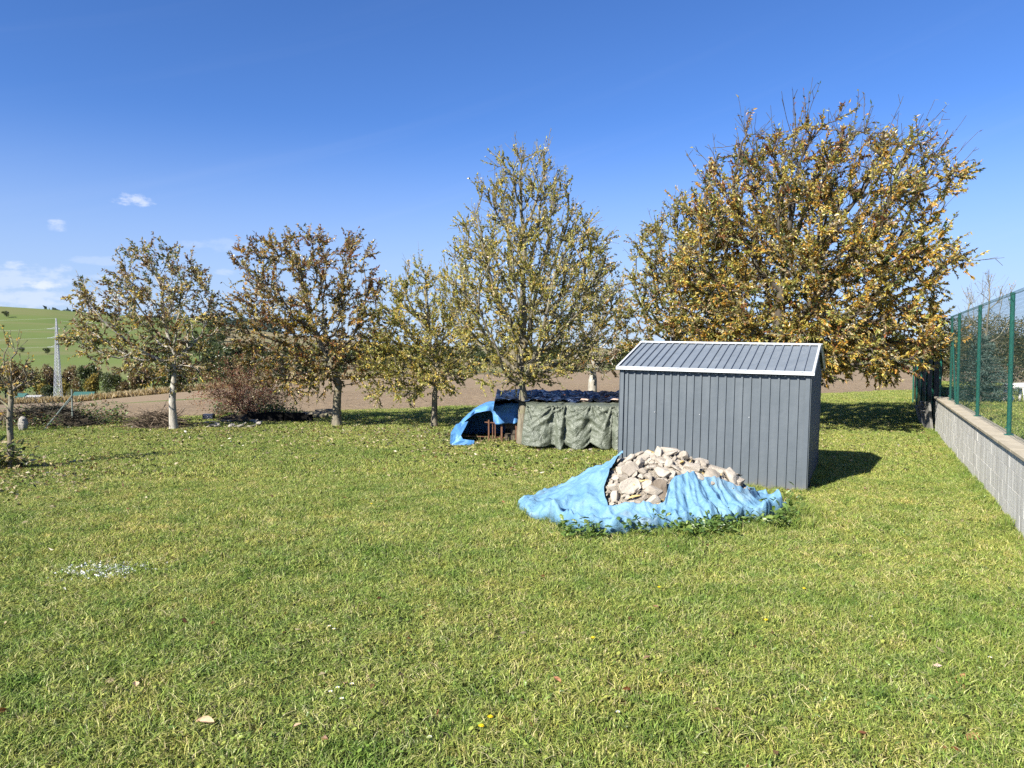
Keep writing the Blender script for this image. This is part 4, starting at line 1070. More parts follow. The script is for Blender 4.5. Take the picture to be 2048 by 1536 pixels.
# dark crumpled plastic over the top
V = []; nx_, ny_ = 90, 56
for j in range(ny_ + 1):
    for i_ in range(nx_ + 1):
        x = -.42 + 3.9 * i_ / nx_; y = front_y(x) + .32 + (19.2 - 16.3) * j / ny_
        cr_ = ridged(nz(x * 2.6, y * 2.6, 2)) * .09 + ridged(nz(x * 6, y * 6, 7)) * .05 + .02 * nz(x * 15, y * 15)
        V.append((x, y, .915 + .02 * (y - 16.3) + cr_ - (.25 if j == ny_ or i_ in (0, nx_) else 0)))
i = (np.arange(ny_)[:, None] * (nx_ + 1) + np.arange(nx_)[None]).ravel()
m_mixp, N, p = mat('black_and_navy_plastic', (.02, .025, .05), .22, .6)
v = opos(N); n = N.noise(v, 1.6, 5, .6); f2 = N.noise(v, 12, 5, .65, .8)
N.nt.links.new(N.ramp(n, [(.44, (.010, .011, .013)), (.52, (.015, .022, .05)), (.60, (.035, .06, .13)), (.66, (.015, .016, .02))]), p.inputs['Base Color']); bump(N, p, f2, .9, .04)
tag(link('black_sheet', np_mesh('black_sheet', V, np.stack([i, i + 1, i + nx_ + 2, i + nx_ + 1], 1), smooth=True), m_mixp), 'crumpled black and navy plastic covering the top of the stack', 'tarpaulin')
# olive tarpaulin curtain
V = []; nx_, ny_ = 150, 44; ties = [.28, .92, 1.12, 1.66, 2.12, 2.34, 3.0]
for j in range(ny_ + 1):
    for i_ in range(nx_ + 1):
        t = j / ny_; x = .30 + 2.7 * i_ / nx_
        kq = max(q for q in range(len(ties) - 1) if ties[q] <= x + 1e-6 or q == 0); a, b_ = ties[kq], ties[kq + 1]; u = min(max((x - a) / (b_ - a), 0), 1)
        if t < .18:   # lies on the top edge
            q = t / .18; y = front_y(x) + .42 * (1 - q) ; z = .955 + .015 * nz(x * 7, y * 7) + .02 * ridged(nz(x * 4, y * 3, 3)) * (1 - q) - .02 * q
        else:
            q = (t - .18) / .82; bul = math.sin(math.pi * u) ** .8; cr_ = 0.0
            for kk, xk in enumerate(ties):   # tension creases running down from each tied point
                ang = math.atan2(x - xk, q + .06); ds = math.hypot(x - xk, q)
                cr_ += ridged(nz(ang * 2.6, kk * 3.1, ds * .35)) ** 2 * .075 * math.exp(-ds / .55)
            y = front_y(x) - .02 - bul * (.05 + .13 * q) - cr_ * 1.25 - .05 * ridged(nz(x * 1.7 + q * 1.9, q * 1.3, 6)) ** 2 * q + .02 * nz(x * 9, q * 8, 2) - .10 * q
            z = .935 - q * (.89 + .10 * nz(x * 2.6, 4) - .10 * (1 - bul)) - .03 * bul * (1 - q) * (1 + nz(x * 3, 2))
            y -= .07 * facet(x * 2.4 + q, q * 2.2, 5.1) + .035 * facet(x * 5.5, q * 5 + x, 2.2)
            x += .07 * math.sin(q * 3) * nz(x * 1.5, 8) - .10 * q * (1 if kq == 0 else .3)
        V.append((x, y, max(z, .015)))
i = (np.arange(ny_)[:, None] * (nx_ + 1) + np.arange(nx_)[None]).ravel()
o = link('olive_tarpaulin', np_mesh('olive_tarpaulin', V, np.stack([i, i + 1, i + nx_ + 2, i + nx_ + 1], 1), smooth=True), m_olive); md = o.modifiers.new('thickness', 'SOLIDIFY'); md.thickness = .004
tag(o, 'olive green tarpaulin hanging in folds down the front of the stack', 'tarpaulin')
for (px, py, m_, lab) in ((1172, 807, m_pink, 'pinkish stone weighing down the olive tarpaulin edge'), (1232, 808, m_pink, 'pale brick on the stack next to the shed corner')):
    q = AT(px, py, 16.15); o = link('weight_stone', rock_mesh(70 + px, .6, 12), m_); o.location = (q.x, 16.2, 1.02); o.scale = (.26, .16, .13); tag(o, lab, 'stone')
for k, (px, py) in enumerate(((1090, 796), (1100, 797), (1150, 795), (1158, 798), (1205, 793), (1222, 790), (1020, 803), (1128, 790))):
    q = AT(px, py, 17.8); o = link('roof_tile', rock_mesh(90 + k, .3, 12), m_brick if k != 5 else m_oldwood); o.location = (q.x, 17.2 + .25 * (k % 4), 1.02); o.scale = (.30, .2, .16); o.rotation_euler = (.2, .1, k)
    tag(o, 'reddish brown tile fragment holding down the black plastic on the stack', 'tile', 'tile fragments on the stack')
for k in range(9):
    q = G(random.uniform(1085, 1238), random.uniform(899, 906)); o = link('pale_stone', ROCKS[k % 6]); o.location = (q.x, q.y, .03); s = random.uniform(.07, .13); o.scale = (s, s, s * .7); o.rotation_euler = (0, 0, k)
    tag(o, 'small pale stone on the grass at the foot of the olive tarpaulin', 'stone', 'stones at the foot of the olive tarpaulin')

# ------------------------------------------------------------------ far edge of the garden: heap, bed, shrub, logs, corner fence
m_twig = plain('dead_twig', (.09, .065, .045), (.20, .155, .11), 6, .9, .15, 0)
m_earth = plain('dark_earth', (.035, .028, .02), (.075, .06, .042), 8, .95, .1, .8, .05, vec='w')
m_matte = plain('bed_shade_black', (.006, .006, .006), (.014, .013, .012), 5, .95, .05, .5, .03)
m_stone = plain('field_stone', (.26, .235, .20), (.40, .37, .32), 7, .9, .2, .7, .03)
def mound(name, m, c, a, b_, h, seed, parent=None, n=40, rough=.18):
    V = []; rings = 10
    for k in range(rings + 1):
        for j in range(n):
            an = 2 * math.pi * j / n; q = k / rings; w = 1 + rough * nz(math.cos(an) * 2, math.sin(an) * 2, seed)
            x, y = a * q * w * math.cos(an), b_ * q * w * math.sin(an)
            V.append((c[0] + x, c[1] + y, c[2] + h * (1 - q ** 1.8) * (1 + .5 * nz(x * 3, y * 3, seed)) + .04 * nz(x * 9, y * 9, seed) - (.06 if k == rings else 0)))
    F = np.array([(k * n + j, (k + 1) * n + j, (k + 1) * n + (j + 1) % n, k * n + (j + 1) % n) for k in range(rings) for j in range(n)])
    return link(name, np_mesh(name, V, F, smooth=True), m, parent)
def twig_heap(name, label, cat, c, a, b_, h, n, seed, m=m_twig, L=(.4, 1.1), rad=.007):
    r = random.Random(seed); root = empty(name, c); tag(root, label, cat); b = MB()
    for k in range(n):
        x, y = r.gauss(0, a * .42), r.gauss(0, b_ * .42); z = max(.02, h * (1 - (x / a) ** 2 - (y / b_) ** 2) * r.random()); an = r.uniform(0, 6.28); el_ = r.gauss(.1, .35); l_ = r.uniform(*L)
        d = Vector((math.cos(an) * math.cos(el_), math.sin(an) * math.cos(el_), math.sin(el_))); p0 = Vector((x, y, z)) - d * l_ / 2; p1 = p0 + d * l_ * .5 + Vector((r.gauss(0, .05), r.gauss(0, .05), r.gauss(0, .05))); p2 = p0 + d * l_
        for q in (p0, p1, p2): q.z = max(q.z, .01)
        b.tube([p0, p1, p2], [rad * r.uniform(.7, 1.6), rad, rad * .5], 3, cap=False)
    tag(b.build('twigs', m, root), kind='stuff'); return root
g = G(312, 856); twig_heap('twig_heap', 'heap of cut dead twigs behind the whitish trunk', 'twig heap', g, .95, .5, .42, 420, 4)
o = mound('litter', m_earth, (0, 0, 0), .8, .4, .22, 3, None); o.parent = bpy.data.objects['twig_heap']
# planting bed with stones
gb = G(500, 846); bed = empty('planting_bed', gb); tag(bed, 'low earth bed edged with rough stones below the red shrub', 'planting bed')
mound('soil', m_earth, (0, .45, 0), 1.5, .8, .2, 6, bed)
for k in range(26):
    px = random.uniform(405, 520); q = G(px, random.uniform(846, 860)) - gb; o = link('edge_stone', rock_mesh(120 + k % 7, .5, 12), m_stone, bed); o.location = (q.x, q.y, random.uniform(.03, .1)); s = random.uniform(.12, .30); o.scale = (s * 1.3, s, s * .8); o.rotation_euler = (random.uniform(-.3, .3), random.uniform(-.3, .3), k)
for k in range(8): MB().box((.12 + .21 * k, -.06 + random.uniform(-.05, .06), .10 + random.uniform(-.02, .05)), (random.uniform(.25, .5), .10, random.uniform(.2, .36)), Matrix.Rotation(random.uniform(-.2, .2), 3, 'Z') @ Matrix.Rotation(random.uniform(-.12, .12), 3, 'Y')).build('bed_shade_piece', m_matte, bed)  # black pieces added as painted deep shade along the bed
for (px, py, w) in ((415, 842, .3),): q = G(px, py); MB().box(q - gb + Vector((0, 0, .1)), (w, .2, .2)).build('black_tub', m_black, bed)
sp = []
for k in range(90): q = G(random.uniform(425, 600), random.uniform(826, 842)); sp.append((q.x, q.y, random.uniform(1.0, 2.4)))
for k in range(50): q = G(random.uniform(520, 570), random.uniform(824, 834)); sp.append((q.x, q.y, random.uniform(1.5, 2.6)))
plant_mass('bed_weeds', sp, 'loose green weeds covering the planting bed', 'weeds', 8, cols=('weed', 'weed3', 'dark', 'dark'), h=(.05, .25), size=(.03, .07))
# red shrub: many arching stems
def shrub(name, label, base, hgt, spread, n, seed, m_stem, leafcols, leaf=.04, lv=5, cat='shrub', group=None, up=.8):
    r = np.random.default_rng(seed); root = empty(name, base); tag(root, label, cat, group); b = MB(); P = []; Ax = []
    def go(pos, d, L, rad, depth):
        pts = [Vector(pos)]; pos = Vector(pos); d = Vector(d).normalized()
        for k in range(4):
            d = (d + Vector(r.normal(0, .16, 3)) + Vector((0, 0, -.03))).normalized(); pos = pos + d * L / 4; pts.append(pos.copy())
            if depth < 2 and k >= 1:
                for q in range(int(r.integers(1, 3))): go(pos, d + Vector(r.normal(0, .6, 3)), L * r.uniform(.35, .6), rad * .55, depth + 1)
            if depth >= 1:
                for q in range(r.poisson(lv / 3)): P.append(pos); Ax.append(d)
        b.tube(pts, [rad * (1 - .18 * k) for k in range(5)], 3, cap=False)
    for k in range(n):
        a = r.uniform(0, 6.28); q = r.uniform(.1, 1) ** .7 * spread / hgt; go((r.normal(0, .08), r.normal(0, .08), 0), (math.cos(a) * q, math.sin(a) * q, up), hgt * r.uniform(.6, 1.0), .008, 0)
    b.build('stems', m_stem, root).data.name = 'stems'; root.children[0]['kind'] = 'stuff'
    P = np.array([tuple(q) for q in P]); Ax = np.array([tuple(q) for q in Ax])
    C = np.array([PAL[leafcols[int(i_)]] for i_ in r.integers(0, len(leafcols), len(P))]) * r.uniform(.7, 1.3, (len(P), 1))
    V, F, CC = make_leaves(P, Ax, leaf, leaf * .55, r, C, .1); tag(link('foliage', np_mesh('foliage', V, F, CC), m_leaf, root), kind='stuff'); return root
m_redstem = plain('red_twig', (.16, .06, .045), (.30, .15, .11), 6, .8, .2, 0)
shrub('red_shrub', 'broad twiggy shrub with dark red leaves on the planting bed', G(485, 838) + Vector((0, .4, 0)), 1.5, 1.35, 90, 5, m_redstem, ['red', 'rust', 'brown', 'tan', 'tan', 'olive'], .045, 4.4, up=.7)
for k, (px, py, L, a) in enumerate(((640, 836, 1.2, .1), (625, 839, .9, -.15), (655, 833, .8, .3))):
    q = G(px, py); o = MB().tube([(-L / 2, 0, 0), (0, .03, .01), (L / 2, 0, 0)], [.09, .1, .08], 9).build('log', m_bark); o.location = (q.x, q.y, .09 + .02 * k); o.rotation_euler = (0, 0, a)
    tag(o, ('grey log lying across the grass between bed and rusty tree', 'short thick log lying in front of another log', 'dark short log lying behind the other logs')[k], 'log')
# corner of the old fence on the left
cf = empty('corner_fence', G(141, 853)); tag(cf, 'old thin wire fence corner with braced metal post at the field', 'fence')
m_zinc = plain('dull_green_metal', (.10, .13, .11), (.2, .23, .2), 9, .6, .4, .1)
MB().tube([(0, 0, -.1), (0, 0, 1.02)], .022, 8).build('post', m_zinc, cf)
q = G(82, 862) - G(141, 853); MB().tube([(0, 0, .84), (q.x, q.y, 0)], .018, 7).build('brace', m_zinc, cf)
q = G(108, 846) - G(141, 853); MB().tube([(0, 0, .80), (q.x, q.y, .1)], .016, 7).build('brace', m_zinc, cf)
MB().tube([(-2.9, .35, -.1), (-2.9, .35, 1.0)], .02, 8).build('post', m_zinc, cf)
b = MB(); x = -3.9
while x < 0:
    for s in (-1, 1):
        xa, xb = x, x + s * .7
        if -3.9 <= xb <= 0: b.tube([(xa, -.12 * xa, 0), (xb, -.12 * xb, .95)], .002, 3, cap=False)
    x += .085
tag(b.build('wire_mesh', m_zinc, cf), kind='stuff')
o = MB().tube([(0, 0, 0), (0, 0, .45)], .025, 8).build('green_stake', m_green); o.location = G(13, 872); tag(o, 'short green metal stake beside the thin young tree', 'stake')
bo = empty('boulder', G(41, 862)); tag(bo, 'pale egg shaped standing stone before the dark brush', 'stone')
bm = bmesh.new(); bmesh.ops.create_icosphere(bm, subdivisions=4, radius=.5)
for v_ in bm.verts: v_.co *= 1 + .10 * nz(v_.co.x * 3, v_.co.y * 3, v_.co.z * 3) + .03 * nz(v_.co.x * 11, v_.co.y * 11, v_.co.z * 11)
me = bpy.data.meshes.new('stone_body'); bm.to_mesh(me); bm.free(); me.polygons.foreach_set('use_smooth', [True] * len(me.polygons)); o = link('stone_body', me, m_stone, bo); o.scale = (.24, .22, .42); o.location = (0, 0, .16)
m_darkbrush = plain('dark_brush', (.03, .028, .02), (.07, .06, .045), 6, .9, .1, 0)
twig_heap('brush_row', 'dark row of brushwood behind the pale standing stone', 'brushwood', G(62, 856) + Vector((0, .6, 0)), 1.6, .6, .55, 700, 9, m_darkbrush, rad=.009)
o = mound('litter', m_earth, (0, 0, 0), 1.6, .5, .42, 8); o.parent = bpy.data.objects['brush_row']
sp = []
for k in range(150): q = G(random.uniform(95, 240), random.uniform(838, 852)); sp.append((q.x, q.y, random.uniform(1.0, 2.6)))
for k in range(60): q = G(random.uniform(-10, 120), random.uniform(850, 864)); sp.append((q.x, q.y, random.uniform(1.0, 2.0)))
plant_mass('edge_weeds', sp, 'rank weeds along the field edge by the old fence corner', 'weeds', 12, cols=('weed3', 'olive', 'weed', 'dark', 'dark', 'brown'), h=(.05, .3), size=(.025, .06), leaves=(16, 26))
sp = [(b0.x + random.gauss(0, .14), b0.y + random.gauss(0, .12), random.uniform(1, 2)) for k in range(26)]
plant_mass('suckers', sp, 'dense leafy suckers round the foot of the thin young tree', 'suckers', 14, cols=('olive', 'dark', 'tan', 'green'), h=(.1, .4))

# ------------------------------------------------------------------ behind the fence on the right, and the end of the wall
m_net, N, p = mat('black_shade_net', (.012, .014, .013), .8, .2)
for k in range(6):
    s = WL + .25 + k * .42; P = nb_pt(s, .02, 0); hgt = (.80, .55, .70, .6, .72, .58)[k]
    o = MB().box((0, 0, hgt / 2), (.30, .06, hgt)).build('leaning_slab', m_mortar); o.location = P + WN * (.10 + .05 * (k % 2)) + Vector((0, 0, -.05)); o.rotation_euler = (R(-6 - 5 * (k % 3)), R(random.uniform(-4, 4)), wz + R(12))
    tag(o, 'grey concrete slab leaning in the row at the end of the block wall', 'concrete slab', 'slabs leaning past the end of the wall')
nf = empty('shade_net_fence', nb_pt(WL, .1, 0), wz); tag(nf, 'dark fence covered with black shade netting beyond the block wall', 'fence')
for k in range(6): MB().tube([(.1 + k * 2.4, 0, 0), (.1 + k * 2.4, 0, 2.55)], .028, 8).build('post', m_green, nf)
V = []; nx_ = 90
for j in range(15):
    for i_ in range(nx_ + 1): x = .1 + 12 * i_ / nx_; V.append((x, -.05 + .05 * nz(x * 1.4, j * .3), .62 + 1.85 * j / 14 + (.05 * math.sin(x * 2.6) if j == 14 else 0)))
i = (np.arange(14)[:, None] * (nx_ + 1) + np.arange(nx_)[None]).ravel()
o = link('netting', np_mesh('netting', V, np.stack([i, i + 1, i + nx_ + 2, i + nx_ + 1], 1), smooth=True), m_net, nf); md = o.modifiers.new('t', 'SOLIDIFY'); md.thickness = .006
# blue spruce
m_needle = leafmat('needle', .1, .6, .3)
def spruce(base, hgt, rad, seed):
    r = np.random.default_rng(seed); root = empty('blue_spruce', base); tag(root, 'small bluish spruce standing on the lawn behind the green fence', 'spruce'); b = MB(); P = []; Ax = []
    b.tube([(0, 0, 0), (0, 0, hgt)], [.05, .01], 6); z = .12
    while z < hgt * .97:
        R_ = rad * (1 - z / hgt) ** .75 + .05
        for k in range(11):
            a = r.uniform(0, 6.28); d = Vector((math.cos(a), math.sin(a), .15)); L = R_ * r.uniform(.75, 1.1); p0 = Vector((0, 0, z + r.normal(0, .04))); p1 = p0 + d * L + Vector((0, 0, -.1 * L))
            b.tube([p0, p1], [.012, .004], 3, cap=False)
            for q in range(int(16 + 60 * L)):
                t = r.uniform(.15, 1.0); s = p0.lerp(p1, t); P.append((s.x + r.normal(0, .035), s.y + r.normal(0, .035), s.z + r.normal(0, .03))); Ax.append(tuple(d + Vector(r.normal(0, .6, 3))))
        z += hgt / 16
    b.build('trunk', m_bark_dark, root); P = np.array(P); Ax = np.array(Ax); C = np.array([(.085, .125, .105)]) * r.uniform(.6, 1.4, (len(P), 1)); V, F, CC = make_leaves(P, Ax, .075, .022, r, C, 0); tag(link('crown', np_mesh('crown', V, F, CC), m_needle, root), kind='stuff')
q = G(1962, 806, NZ); spruce(q, 1.75, .85, 3)
PAL['hedge'] = (.13, .12, .055); PAL['hedge2'] = (.19, .16, .07); PAL['hedge3'] = (.075, .085, .035)
# bare tree
q = G(1968, 770, NZ); d8 = q.y
make_tree('bare_tree', q, [Vector((0, 0, 0)), Vector((.02, 0, .6)), Vector((0, 0, 1.0))], [(562, 1945, 1985), (590, 1915, 2012), (620, 1908, 2025), (660, 1905, 2030), (700, 1915, 2020)], d8,
          'nearly leafless upright tree behind the spruce and the green fence', dict(att=260, leaf=.07, lv=.12, r0=.07, tw_end=1.8, tw_mid=.5, tw_up=.7, up=.35, tw_len=.45, bare=.75, whips=26, whip_len=.8, colours=const(['tan', 'gold', 'brown'], [.4, .3, .3])), 21)
for k, (px, dep, hg, w) in enumerate(((1880, 34, 2.6, 1.2), (1925, 33, 2.8, 1.3), (1975, 32, 2.9, 1.4), (2025, 31, 2.7, 1.4), (2085, 30, 2.9, 1.4), (2150, 29, 2.8, 1.4))):
    x = (px - 1024) / FPX * dep; r = np.random.default_rng(60 + k); root = empty('hedge_bush', (x, dep, NZ))
    tag(root, 'dull olive brown hedge bush at the back of the raised plot', 'hedge', 'hedge bushes behind the fence')
    MB().tube([(0, 0, -.6), (0, 0, hg * .6)], [.06, .03], 5).build('trunk', m_bark_dark, root); n = 5200
    u_ = r.normal(0, 1, (n, 3)); u_ /= np.linalg.norm(u_, axis=1)[:, None]; P = u_ * (r.random((n, 1)) ** .35) * np.array([w, w * .7, hg * .5]); P *= (1 + .25 * np.sin(u_[:, :1] * 7 + k) * np.cos(u_[:, 2:] * 5)); P[:, 2] += hg * .5; P[:, 2] = np.maximum(P[:, 2], .02)
    C = np.array([PAL[q_] for q_ in ('hedge', 'hedge2', 'hedge3')])[r.integers(0, 3, n)] * r.uniform(.6, 1.4, (n, 1)); V, F, CC = make_leaves(P, u_ * .5, .10, .05, r, C, 0); tag(link('crown', np_mesh('crown', V, F, CC), m_leaf, root), kind='stuff')
# white log figure on legs with a toy hanging from it
m_birch, N, p = mat('birch_bark', (.75, .73, .69), .7, .3)
v = opos(N); n = N.noise(stretch(N, v, (12, 3, 3)), 2.0, 4, .6); N.nt.links.new(N.ramp(n, [(.28, (.10, .09, .08)), (.36, (.68, .66, .62)), (.7, (.8, .79, .76))]), p.inputs['Base Color'])
m_logend = plain('log_end', (.26, .18, .11), (.34, .25, .16), 8, .9, .1, 0)
lg = G(2034, 806, NZ); d9 = lg.y; root = empty('birch_log_figure', lg); tag(root, 'white birch log on white legs standing behind the green fence', 'log figure')
w0 = AT(2008, 773, d9) - lg; w1 = AT(2072, 771, d9) - lg
MB().tube([w0, w1], .085, 12).build('body', m_birch, root, True); MB().tube([w0 + Vector((-.004, 0, 0)), w0 + Vector((.002, 0, 0))], .074, 12).build('log_end', m_logend, root)
for (px, off) in ((2044, -.08), (2047, .1), (2066, -.08), (2068, .1)): t = AT(px, 776, d9) - lg; MB().tube([(t.x, off, t.z), (t.x + .02, off * 1.6, .0)], .035, 8).build('leg', m_birch, root, True)
t = AT(2012, 800, d9) - lg; MB().tube([(t.x, 0, t.z + .3), (t.x - .02, 0, 0)], .04, 8).build('leg', m_birch, root, True)
m_toy = plain('blue_cloth', (.10, .42, .62), (.2, .55, .7), 9, .7, .2, .2); m_toyw = plain('cream_cloth', (.72, .66, .5), (.8, .77, .7), 9, .8, .2, .2)
t = AT(2014, 793, d9) - lg; root = empty('rag_toy', lg + Vector((t.x, -.14, t.z - .12))); tag(root, 'small blue and cream toy propped under the white birch log', 'toy')
MB().tube([(0, 0, 0), (0, 0, .08), (0, 0, .17)], [.07, .085, .05], 9).build('body', m_toy, root, True); MB().tube([(0, 0, .17), (0, 0, .2), (0, 0, .25), (0, 0, .28)], [.03, .055, .055, .02], 9).build('head', m_toyw, root, True)
for s in (-1, 1): MB().tube([(s * .05, 0, .14), (s * .1, -.02, .06)], .02, 6).build('arm', m_toyw, root, True); MB().tube([(s * .035, 0, .02), (s * .05, -.03, -.1)], .025, 6).build('leg', m_toyw, root, True)

# ------------------------------------------------------------------ valley: trees, reeds, huts, pylon
def far_tree_mesh(seed, kind):
    r = np.random.default_rng(seed); n = 1700; L = r.integers(5, 9); cen = np.stack([r.normal(0, .24, L), r.normal(0, .24, L), r.uniform(.35, .82, L)], 1); rad_ = r.uniform(.16, .30, L)
    k = r.integers(0, L, n); u_ = r.normal(0, 1, (n, 3)); u_ /= np.linalg.norm(u_, axis=1)[:, None]; P = cen[k] + u_ * rad_[k][:, None] * (r.random((n, 1)) ** .4) * np.array([1, 1, .95]); P[:, 2] = np.maximum(P[:, 2], .06)
    c0 = {'yellow': ('hy1', 'hy2', 'olive'), 'olive': ('hedge', 'hedge2', 'olive'), 'green': ('fg1', 'fg2', 'hedge3'), 'brown': ('fb1', 'fb2', 'hedge2')}[kind]
    C = np.array([PAL[q_] for q_ in c0])[r.integers(0, 3, n)] * r.uniform(.65, 1.35, (n, 1)); V, F, CC = make_leaves(P, u_ * .4, .075, .055, r, C, 0)
    b = MB(); b.tube([(0, 0, -.05), (.01, 0, .25), (0, .01, .5)], [.03, .024, .01], 5, cap=False)
    for q in range(5): a = r.uniform(0, 6.28); b.tube([(0, 0, .2 + .06 * q), (.2 * math.cos(a), .2 * math.sin(a), .45 + .07 * q)], [.012, .004], 3, cap=False)
    return np_mesh('far_crown', V, F, CC), b.mesh('far_trunk')
PAL.update(hy1=(.36, .27, .06), hy2=(.28, .22, .06), fg1=(.055, .08, .03), fg2=(.08, .11, .04), fb1=(.20, .13, .075), fb2=(.15, .105, .06))
FT = {k: [far_tree_mesh(300 + 10 * i_ + j, k) for j in range(3)] for i_, k in enumerate(('yellow', 'olive', 'green', 'brown'))}
for k in FT:
    for (a, b_) in FT[k]: a.materials.append(m_leaf); b_.materials.append(m_bark_dark)
FL = {'yellow': 'golden yellow tree in the far row beyond the ploughed field', 'olive': 'dull olive tree in the far row beyond the ploughed field', 'green': 'dark green tree in the far row beyond the ploughed field', 'brown': 'bare brownish tree in the far row beyond the ploughed field'}
def far_tree(px, Y, hgt, wid, kind, label=None, group='trees beyond the ploughed field', j=None):
    x = (px - 1024) / FPX * Y; a, b_ = FT[kind][random.randrange(3) if j is None else j]
    root = empty('far_tree', (x, Y, land(x, Y) - .2), random.uniform(0, 6.28)); root.scale = (wid, wid, hgt); tag(root, label or FL[kind], 'tree', group)
    tag(link('crown', a, None, root), kind='stuff'); link('trunk', b_, None, root)
for (px, Y, hgt, wid, kind) in [(-40, 262, 13, 9, 'brown'), (10, 266, 14, 10, 'brown'), (45, 262, 15, 11, 'brown'), (72, 270, 12, 8, 'olive'), (88, 262, 8, 6, 'yellow'), (96, 258, 6.5, 6, 'green'), (102, 272, 13, 7, 'brown'), (132, 264, 8, 6, 'yellow'), (140, 274, 13, 8, 'brown'), (150, 254, 5, 5, 'olive'), (172, 270, 13, 9, 'green'), (190, 260, 10, 7, 'yellow'), (213, 257, 9, 7, 'green'), (232, 266, 10, 7, 'olive'), (255, 258, 9, 8, 'brown'), (280, 262, 11, 9, 'brown'), (305, 270, 12, 9, 'olive'), (330, 262, 12, 8, 'green'), (360, 268, 14, 10, 'green'), (392, 262, 13, 9, 'olive'), (420, 272, 14, 11, 'green'), (450, 264, 12, 9, 'green'), (480, 270, 11, 9, 'olive'), (512, 262, 10, 9, 'green'), (540, 268, 11, 10, 'olive'), (570, 262, 10, 9, 'green'), (605, 268, 10, 10, 'green'), (640, 262, 9, 9, 'olive'), (680, 268, 10, 10, 'green'), (720, 262, 9, 9, 'brown'), (760, 268, 10, 10, 'green'), (800, 262, 9, 9, 'olive'), (850, 268, 9, 10, 'green'), (900, 262, 8, 9, 'olive'), (960, 266, 8, 10, 'green'), (1020, 264, 8, 10, 'olive'), (1090, 266, 7, 10, 'green'), (1150, 264, 6, 9, 'olive'), (1220, 262, 6, 9, 'green')]:
    far_tree(px, Y, hgt, wid, kind)
for (px, Y, hgt, wid) in [(345, 400, 12, 13), (375, 420, 13, 13), (400, 450, 14, 14), (418, 480, 14, 15), (432, 430, 13, 13), (445, 400, 13, 14), (470, 380, 12, 14), (500, 370, 13, 13), (535, 360, 13, 13), (590, 365, 13, 14), (630, 350, 12, 14), (670, 355, 13, 15), (710, 345, 12, 14), (750, 350, 12, 15), (795, 345, 11, 14), (840, 350, 11, 15), (890, 345, 10, 14), (940, 350, 10, 15), (990, 345, 9, 14), (1050, 350, 9, 15), (1110, 345, 8, 14), (1170, 350, 8, 14), (185, 640, 9, 9), (192, 600, 10, 11), (198, 560, 8, 10), (428, 520, 14, 15), (432, 570, 14, 15), (429, 620, 15, 16), (433, 670, 15, 16), (428, 730, 15, 17), (432, 790, 15, 18), (430, 850, 16, 18), (430, 890, 16, 18)]:
    far_tree(px, Y, hgt, wid, 'green', 'dark tree of the small wood climbing the hillside', 'trees of the hillside wood')
for (px, Y, s) in ((96, 500, 4.5), (46, 520, 4), (16, 800, 7)):
    far_tree(px, Y, s, s * 1.1, 'green', 'small lone bush on the open green hill', 'bushes on the green hill')
for k in range(24):
    far_tree(1250 + k * 36, 300 + 40 * (k % 3), 9 + 2 * (k % 2), 14, ('green', 'brown', 'olive')[k % 3], 'low distant tree at the horizon behind the large orange tree', 'trees on the right horizon')
# wooded skyline
V = []; F = []; r = np.random.default_rng(4); n = 5200; us = r.uniform((60 - 1024) / FPX, (560 - 1024) / FPX, n); Y = r.uniform(1150, 1300, n); P = []
for u, y in zip(us, Y):
    z = CAM_H + (700 - float(np.interp(1024 + FPX * u, [60, 95, 160, 230, 330, 560], [634, 620, 625, 632, 637, 641]))) / FPX * y; P.append((u * y, y, z - r.random() * 26 + 2.5 * nz(u * 160, 3)))
P = np.array(P); C = np.array([(.075, .10, .085)]) * r.uniform(.7, 1.3, (n, 1)); V, F, CC = make_leaves(P, r.normal(0, .5, (n, 3)), 7.0, 6.0, r, C, 0)
tag(link('distant_wood', np_mesh('distant_wood', V, F, CC), m_leaf), 'bluish wooded skyline behind the green hill', 'wood', kind='stuff')
# reeds
r = np.random.default_rng(6); n = 15000; P = []; 
for k in range(n):
    u = r.uniform((-160 - 1024) / FPX, (900 - 1024) / FPX); y = r.uniform(243, 250); x = u * y; P.append((x, y, land(x, y) - .1 + r.random() * .6))
P = np.array(P); Ax = np.tile(np.array([[0, 0, 1.6]]), (n, 1)) + r.normal(0, .2, (n, 3)); C = np.array([(.42, .33, .19), (.33, .25, .13), (.5, .42, .27)])[r.integers(0, 3, n)] * r.uniform(.7, 1.2, (n, 1))
V, F, CC = make_leaves(P, Ax, 1.7, .5, r, C, -.6); tag(link('dry_reeds', np_mesh('dry_reeds', V, F, CC), m_leaf), 'pale band of dry reeds along the far field edge', 'reeds', kind='stuff')
